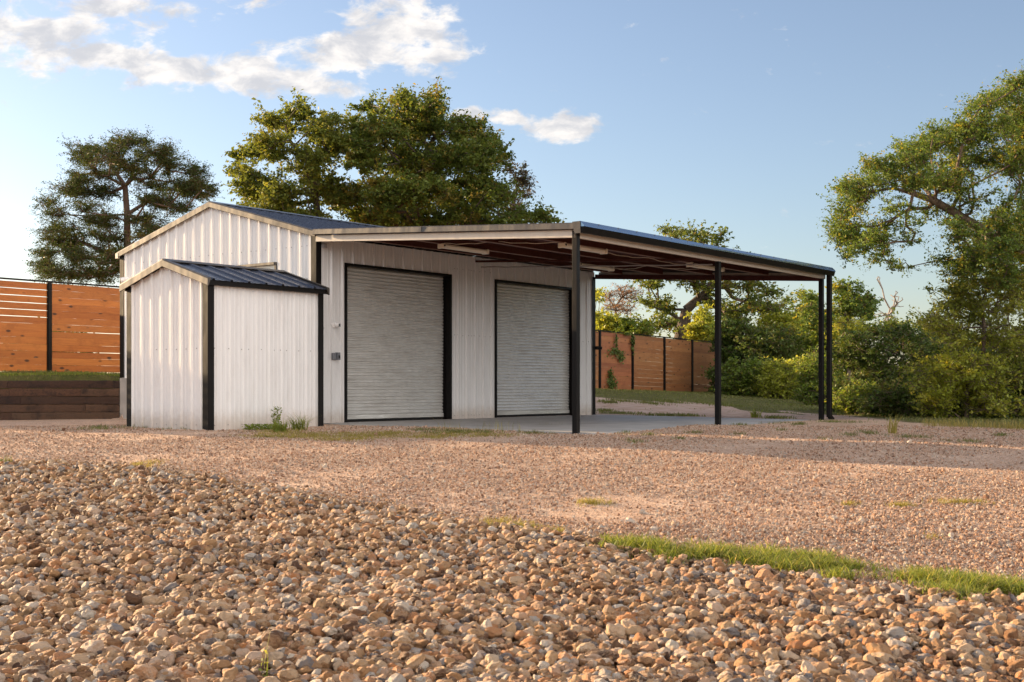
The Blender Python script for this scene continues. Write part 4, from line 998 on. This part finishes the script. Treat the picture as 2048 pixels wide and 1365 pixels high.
# verge between the gravel and the pebbles
blades('grass', scatter_px([(1270,1098,70,14,1.6),(1350,1112,60,14,1.2),(1440,1112,80,16,1.6),(1540,1122,80,16,1.6),(1640,1130,60,14,1.3),(1320,1130,25,12,.4),(1560,1140,40,10,.5),(1700,1140,50,5,.4),(1680,1158,70,8,.3),(1860,1162,60,14,1.2),(1930,1172,70,16,1.5),(2010,1180,50,12,1.),(1900,1195,50,10,.7),(2080,1190,60,14,1.)], 1000, 22, .04),
       .085, .0055, ML_grass, 'bright green grass strip between crushed gravel and river pebbles', lean=1.3, yellow=.3)
blades('grass', scatter_px([(1260,1100,45,10,1.2),(1330,1120,30,12,1.),(1300,1112,40,14,.8),(1440,1120,50,14,.6),(1560,1132,60,14,.9),(1620,1136,50,12,1.2),(1500,1128,40,10,.5),(1860,1172,60,14,.9),(1940,1182,60,14,1.),(1890,1200,50,10,.8),(2030,1190,30,10,.6),(1700,1160,50,8,.3)], 240, 24, .035),
       .115, .0075, ML_grass, 'long coarse grass tufts flopping over the edge of the pebbles', lean=1.7, yellow=.25)
blades('grass', scatter_px([(1000,1052,45,10,1.),(1060,1062,45,10,1.),(1100,1068,30,6,.4),(1190,1008,40,6,.6),(1800,1014,35,4,.4),(1930,1008,55,5,.6),(1700,1012,20,3,.2),(290,930,28,8,.5),(1870,1080,20,3,.1)], 900, 14, .03),
       .055, .004, ML_ygrass, 'sparse yellow green grass patches on the crushed gravel', lean=1.2)
blades('grass', scatter_px([(620,872,110,7,1.4),(740,872,80,6,1.),(860,874,90,5,.6),(560,866,50,5,.6),(900,868,80,5,.5),(980,872,60,4,.4),(780,868,40,4,.4),(690,880,80,4,.5),(540,874,60,3,.3)], 2500, 10, .04),
       .05, .006, ML_ygrass, 'yellowing ground cover along the foot of the shed and slab', lean=1.4, yellow=.4)
blades('grass', scatter_px([(900,866,60,5,.8),(960,866,60,4,.6),(850,862,40,3,.4),(1060,868,60,3,.4),(200,858,60,4,.7),(1250,868,20,5,.2),(1140,868,14,3,.2),(1540,847,45,3,.7),(1490,853,20,3,.2),(1390,868,14,3,.2),(1270,884,16,3,.2),(1740,868,20,4,.3),(1820,876,40,3,.4),(1945,886,30,3,.3),(1420,852,12,2,.2),(1700,872,16,3,.2),(1690,846,40,3,.7),(1600,850,20,2,.3),
    (350,860,60,2,.2),(480,858,30,2,.2),(2000,872,20,2,.2),(1560,862,15,2,.1),(1650,880,12,2,.1),(1300,872,12,2,.1),(1480,870,12,2,.1),(1360,880,12,2,.1)], 900, 14, .05),
       .07, .006, ML_dgrass, 'scattered dull green grass tufts in the shaded gravel by the slab', lean=1.2)
def rand_lawn(n, x0, x1, y0, y1, f, pw=1.):
    out = []
    while sum(map(len, out)) < n:
        X = rng.uniform(x0, x1, n); Y = y0+(y1-y0)*rng.random(n)**pw; k = rng.random(n) < f(X, Y)*(1.) ; out.append(np.stack([X[k], Y[k], zt(X[k], Y[k])], 1))
    return np.concatenate(out)[:n]
blades('lawn_grass', rand_lawn(70000, -20, 30, 22, 62, lambda X, Y: grassiness(X, Y)**2*((X/Y > .06) | (X/Y < -.28))), .06, .014, ML_dgrass, 'short green lawn on the terrace and behind the carport', lean=1.0)
blades('lawn_grass', rand_lawn(9000, -15, -8.5, 28.5, 30.5, lambda X, Y: grassiness(X, Y)), .06, .008, ML_grass, 'brighter grass fringe along the top of the sleeper wall', lean=.9)
blades('grass', scatter_px([(1335,804,42,3,1.),(1300,808,30,2,.5),(1215,806,20,2,.4),(1240,803,20,2,.3),(1400,806,30,3,.6),(1240,829,50,2,.5),(1330,833,50,1.5,.5),(1370,832,20,2,.3),(1560,838,30,1.5,.3),(1210,823,15,2,.3),(1590,812,30,3,.5),(1450,812,40,3,.6)], 1100, 12, .12),
       .09, .016, ML_dgrass, 'grass patches and weeds in the pale dirt beyond the slab', lean=1.0)
blades('dry_grass', rand_lawn(2200, 7.8, 14, 21, 26, lambda X, Y: np.exp(-((Y-pad_edge(X)-.15)/.25)**2)), .16, .006, ML_ygrass, 'pale seeding grass along the far edge of the gravel', lean=.5, yellow=.6)
# weeds at the foot of the shed
def weed(label, c, spec):
    root = empty('weed', c, label, 'weed', 'weeds along the shed and slab')
    for (kind_, n, h, w, r, m, lean) in spec:
        az = rng.random(n)*6.28; rr = r*rng.random(n)**.6
        P = np.stack([c.x+rr*np.cos(az), c.y+rr*np.sin(az)*.6, np.full(n, c.z)], 1)
        if kind_ == 'b': blades('blades', P, h, w, m, parent=root, lean=lean)
        else:
            P[:, 2] += rng.random(n)*h; N = rng.normal(size=(n, 3)); N[:, 2] = abs(N[:, 2])+.4; N /= np.linalg.norm(N, axis=1, keepdims=True)
            leaves_mesh('leaves', P, N, w*(.6+.8*rng.random(n)), .6, np.stack([rng.random(n), rng.random(n)*.3], 1), m, root)
    return root
weed('bright yellow green grassy weed in front of the shed side wall', gp(560, 866), [('b', 120, .22, .012, .12, ML_grass, .9)])
weed('leafy dark weed patch creeping along the foot of the shed side wall', gp(530, 861), [('l', 420, .10, .05, .42, ML_bush, 0)])
weed('tall leafy weed standing by the shed wall', gp(553, 860), [('l', 160, .42, .045, .10, ML_bush, 0), ('b', 14, .5, .006, .06, ML_grass, .3)])
weed('coarse arching grass clump by the right shed post', gp(596, 862), [('b', 110, .32, .010, .16, ML_grass, 1.1)])
weed('thin wispy grass at the left corner of the shed', gp(300, 856), [('b', 24, .2, .004, .2, ML_ygrass, .9), ('b', 60, .06, .006, .3, ML_dgrass, .9)])
weed('short upright weed in the bare dirt beyond the slab', gp(1512, 836), [('b', 60, .2, .02, .12, ML_grass, .5)])
weed('small upright weed on the right edge of the gravel', gp(1785, 868), [('b', 40, .3, .012, .08, ML_ygrass, .5)])
weed('single tall green stem rising from the pebbles at the bottom', gp(530, 1395), [('b', 3, .32, .007, .015, ML_grass, .25), ('l', 12, .2, .03, .02, ML_grass, 0)])
weed('small grass tuft in the pebbles near the bottom left', gp(480, 1205), [('b', 22, .09, .006, .03, ML_grass, .8)])
weed('yellow grass blades among the lowest pebbles', gp(345, 1350), [('b', 26, .09, .005, .05, ML_grass, 1.0)])
weed('tiny grass sprig halfway up the pebble bed', gp(362, 1155), [('b', 26, .08, .004, .05, ML_ygrass, 1.1)])
weed('dark low weed in the pebbles at the left', gp(135, 1012), [('b', 30, .06, .006, .06, ML_dgrass, 1.1)])
weed('pale weed standing at the left end of the pebble edge', gp(10, 930), [('b', 60, .12, .006, .08, ML_dgrass, .8)])
weed('feathery weed between gravel and pebbles at upper left', gp(292, 938), [('b', 60, .1, .004, .16, ML_ygrass, 1.)])
weed('grass tuft at the foot of the near carport post', gp(1140, 868), [('b', 40, .1, .006, .08, ML_grass, .9)])
for i, (x, y, s_) in enumerate([(900,862,.22),(985,862,.2),(1015,864,.18),(1100,862,.16)]):
    c = gp(x, y); r_ = weed('wispy seed grass standing in front of the slab edge', c, [('b', 26, s_, .004, .25, ML_ygrass, .6)])

# ------------------------------------------------------------------ stones (instanced inside one object each)
def stone_material(name, ramp_, spots=.35, rough=.65, attr='tone'):
    m, t, b = mat(name); co = coords(t)
    at = t.n('ShaderNodeAttribute'); at.attribute_name = attr; at.attribute_type = 'INSTANCER'
    sp = t.n('ShaderNodeSeparateColor'); t.l(at.outputs['Color'], sp.inputs[0])
    of = t.n('ShaderNodeVectorMath'); of.operation = 'MULTIPLY_ADD'; t.l(at.outputs['Vector'], of.inputs[0]); of.inputs[1].default_value = (7, 9, 5); t.l(co, of.inputs[2])
    c = t.ramp(sp.outputs[0], ramp_)
    n = t.noise(of.outputs[0], 1.6, 5, .65); n2 = t.noise(of.outputs[0], 7, 4, .7)
    c = t.mix(t.mapr(n, .42, .65, 0, .55), c, t.ramp(sp.outputs[1], [(0, (.44,.20,.075)), (.4, (.67,.43,.24)), (.7, (.80,.64,.48)), (1, (.18,.10,.06))]))
    c = t.mix(t.mapr(n2, .55, .72, 0, spots), c, (.22,.14,.09))
    t.l(c, b.inputs['Base Color']); b.inputs['Roughness'].default_value = rough; b.inputs['Specular IOR Level'].default_value = .3
    bump(t, b, t.math('ADD', n2, n), .7, .2); return m
def stones(name, P, rot, scl, tone, nvar, sub, noise_s, noise_a, material, label, flat=False):
    n = len(P); me = bpy.data.meshes.new(name); me.vertices.add(n); me.vertices.foreach_set('co', P.astype(np.float32).reshape(-1))
    for nm, typ, fld, arr in (('rot', 'FLOAT_VECTOR', 'vector', rot), ('scl', 'FLOAT_VECTOR', 'vector', scl), ('tone', 'FLOAT_COLOR', 'color', tone)):
        a = me.attributes.new(nm, typ, 'POINT'); a.data.foreach_set(fld, arr.astype(np.float32).reshape(-1))
    a = me.attributes.new('var', 'INT', 'POINT'); a.data.foreach_set('value', rng.integers(0, nvar, n).astype(np.int32))
    me.update(); o = link(name, me, material)
    gt_ = bpy.data.node_groups.new(name+'_nodes', 'GeometryNodeTree')
    gt_.interface.new_socket('Geometry', in_out='INPUT', socket_type='NodeSocketGeometry'); gt_.interface.new_socket('Geometry', in_out='OUTPUT', socket_type='NodeSocketGeometry')
    N = gt_.nodes.new; K = gt_.links.new
    gi = N('NodeGroupInput'); go = N('NodeGroupOutput'); j = N('GeometryNodeJoinGeometry')
    for k in reversed(range(nvar)):
        ic = N('GeometryNodeMeshIcoSphere'); ic.inputs['Radius'].default_value = 1; ic.inputs['Subdivisions'].default_value = sub
        spn = N('GeometryNodeSetPosition'); pos = N('GeometryNodeInputPosition')
        ad = N('ShaderNodeVectorMath'); ad.operation = 'ADD'; K(pos.outputs[0], ad.inputs[0]); ad.inputs[1].default_value = (k*13.1, k*7.7, k*3.3)
        nz = N('ShaderNodeTexNoise'); nz.inputs['Scale'].default_value = noise_s; nz.inputs['Detail'].default_value = 1.5; K(ad.outputs[0], nz.inputs['Vector'])
        sb_ = N('ShaderNodeVectorMath'); sb_.operation = 'SUBTRACT'; K(nz.outputs['Color'], sb_.inputs[0]); sb_.inputs[1].default_value = (.5, .5, .5)
        sc_ = N('ShaderNodeVectorMath'); sc_.operation = 'SCALE'; K(sb_.outputs[0], sc_.inputs[0]); sc_.inputs['Scale'].default_value = noise_a
        # flatten a random side so stones have facets
        vz = N('ShaderNodeTexVoronoi'); vz.inputs['Scale'].default_value = noise_s*.9; K(ad.outputs[0], vz.inputs['Vector'])
        mu = N('ShaderNodeMath'); mu.operation = 'MULTIPLY'; K(vz.outputs['Distance'], mu.inputs[0]); mu.inputs[1].default_value = -noise_a*.35
        ps = N('ShaderNodeVectorMath'); ps.operation = 'SCALE'; K(pos.outputs[0], ps.inputs[0]); K(mu.outputs[0], ps.inputs['Scale'])
        a2 = N('ShaderNodeVectorMath'); a2.operation = 'ADD'; K(sc_.outputs[0], a2.inputs[0]); K(ps.outputs[0], a2.inputs[1])
        K(ic.outputs['Mesh'], spn.inputs['Geometry']); K(a2.outputs[0], spn.inputs['Offset'])
        ss = N('GeometryNodeSetShadeSmooth'); ss.inputs['Shade Smooth'].default_value = not flat; K(spn.outputs[0], ss.inputs['Geometry'])
        gi2 = N('GeometryNodeGeometryToInstance'); K(ss.outputs[0], gi2.inputs[0]); K(gi2.outputs[0], j.inputs[0])
    def na(nm, typ):
        q = N('GeometryNodeInputNamedAttribute'); q.data_type = typ; q.inputs['Name'].default_value = nm
        return next(s for s in q.outputs if s.enabled and s.name == 'Attribute')
    ip = N('GeometryNodeInstanceOnPoints'); K(gi.outputs[0], ip.inputs['Points']); K(j.outputs[0], ip.inputs['Instance']); ip.inputs['Pick Instance'].default_value = True
    K(na('var', 'INT'), ip.inputs['Instance Index']); 
    er = N('FunctionNodeEulerToRotation'); K(na('rot', 'FLOAT_VECTOR'), er.inputs[0]); K(er.outputs[0], ip.inputs['Rotation'])
    K(na('scl', 'FLOAT_VECTOR'), ip.inputs['Scale'])
    sm = N('GeometryNodeSetMaterial'); K(ip.outputs[0], sm.inputs['Geometry']); sm.inputs['Material'].default_value = material; K(sm.outputs[0], go.inputs[0])
    md = o.modifiers.new('stones', 'NODES'); md.node_group = gt_
    return tag(o, label, None, None, 'stuff')
M_peb = stone_material('river_pebbles', [(0, (.09,.045,.028)), (.14, (.28,.14,.065)), (.28, (.52,.28,.125)), (.42, (.64,.40,.21)), (.55, (.78,.56,.37)), (.66, (.58,.23,.075)), (.76, (.70,.43,.27)), (.87, (.82,.71,.57)), (.94, (.38,.34,.32)), (1, (.14,.12,.12))])
def pebble_field():
    P = []; S_ = []
    def layer(n, smin, smax, dz, y0=5.0, y1=16.5):
        Y = y0+(y1-y0)*rng.random(n*3)**1.25; X = rng.uniform(-.56, .56, n*3)*(Y+.6)
        e = pebble_edge(X)+.10*np.sin(X*5)+.06*np.sin(X*13+1)
        k = Y < e; X, Y, e = X[k][:n], Y[k][:n], e[k][:n]
        s = smin+(smax-smin)*rng.random(len(X))**1.7
        mound = .09*sst((e-Y-.25)/2.2)*1. + .03*np.sin(X*2.1)*np.sin(Y*1.7)*sst((e-Y)/1.)
        Z = zt(X, Y)+mound*.8+dz*s
        P.append(np.stack([X, Y, Z], 1)); S_.append(s)
    layer(38000, .012, .026, .0); layer(28000, .013, .033, .8); layer(5600, .020, .042, .95); layer(880, .030, .052, .85)
    # strays on the gravel beyond the edge
    X = rng.uniform(-6, 5, 2600); e = pebble_edge(X); Y = e+np.abs(rng.normal(size=2600))*.28
    s = .009+.014*rng.random(2600)**2; P.append(np.stack([X, Y, zt(X, Y)+s*.2], 1)); S_.append(s)
    P = np.concatenate(P); s = np.concatenate(S_); n = len(P)
    rot = np.stack([rng.normal(size=n)*.38, rng.normal(size=n)*.38, rng.random(n)*6.283], 1)
    scl = np.stack([s*(1.05+.45*rng.random(n)), s*(.8+.3*rng.random(n)), s*(.55+.4*rng.random(n))], 1)
    tone = np.stack([rng.random(n), rng.random(n), rng.random(n), np.ones(n)], 1)
    stones('river_pebbles', P, rot, scl, tone, 28, 4, .95, .85, M_peb, 'bed of rounded tan and brown river pebbles filling the front of the yard')
    # soil body under the stones
    return
pebble_field()
M_chip = stone_material('gravel_chips', [(0, (.20,.10,.065)), (.25, (.56,.31,.20)), (.5, (.75,.48,.335)), (.75, (.85,.63,.47)), (.9, (.88,.77,.65)), (1, (.24,.18,.15))], spots=.2, rough=.85)
def chips():
    n = 440000
    Y = 7+(24-7)*rng.random(n)**1.35; X = rng.uniform(-.6, .6, n)*(Y+.3); a, b = abf(X, Y)
    pat = np.sin(X*.8+1.2*np.sin(Y*.6))*np.cos(Y*1.1-X*.35)+.5*np.sin(X*2.3+Y*1.7)*np.cos(Y*2.9-X)
    k = (rng.random(n) < np.clip(.75-.6*pat, .08, 1)) & (Y > pebble_edge(X)-.1) & ~((a > -.05) & (b > -6.55)) & (Y < np.where(X > 7, pad_edge(X), 99)); X, Y = X[k], Y[k]
    s = .005+.015*rng.random(len(X))**3.5; big = rng.random(len(X)) < .004; s = np.where(big, s*2.2, s)
    P = np.stack([X, Y, zt(X, Y)+s*.3], 1); m = len(P)
    rot = rng.random((m, 3))*6.28; scl = np.stack([s*1.2, s*(.7+.3*rng.random(m)), s*.7], 1)
    tone = np.stack([rng.random(m), rng.random(m), rng.random(m), np.ones(m)], 1)
    stones('gravel', P, rot, scl, tone, 6, 2, 1.2, 1.1, M_chip, 'loose crushed stone chips over the pinkish drive', flat=True)
chips()
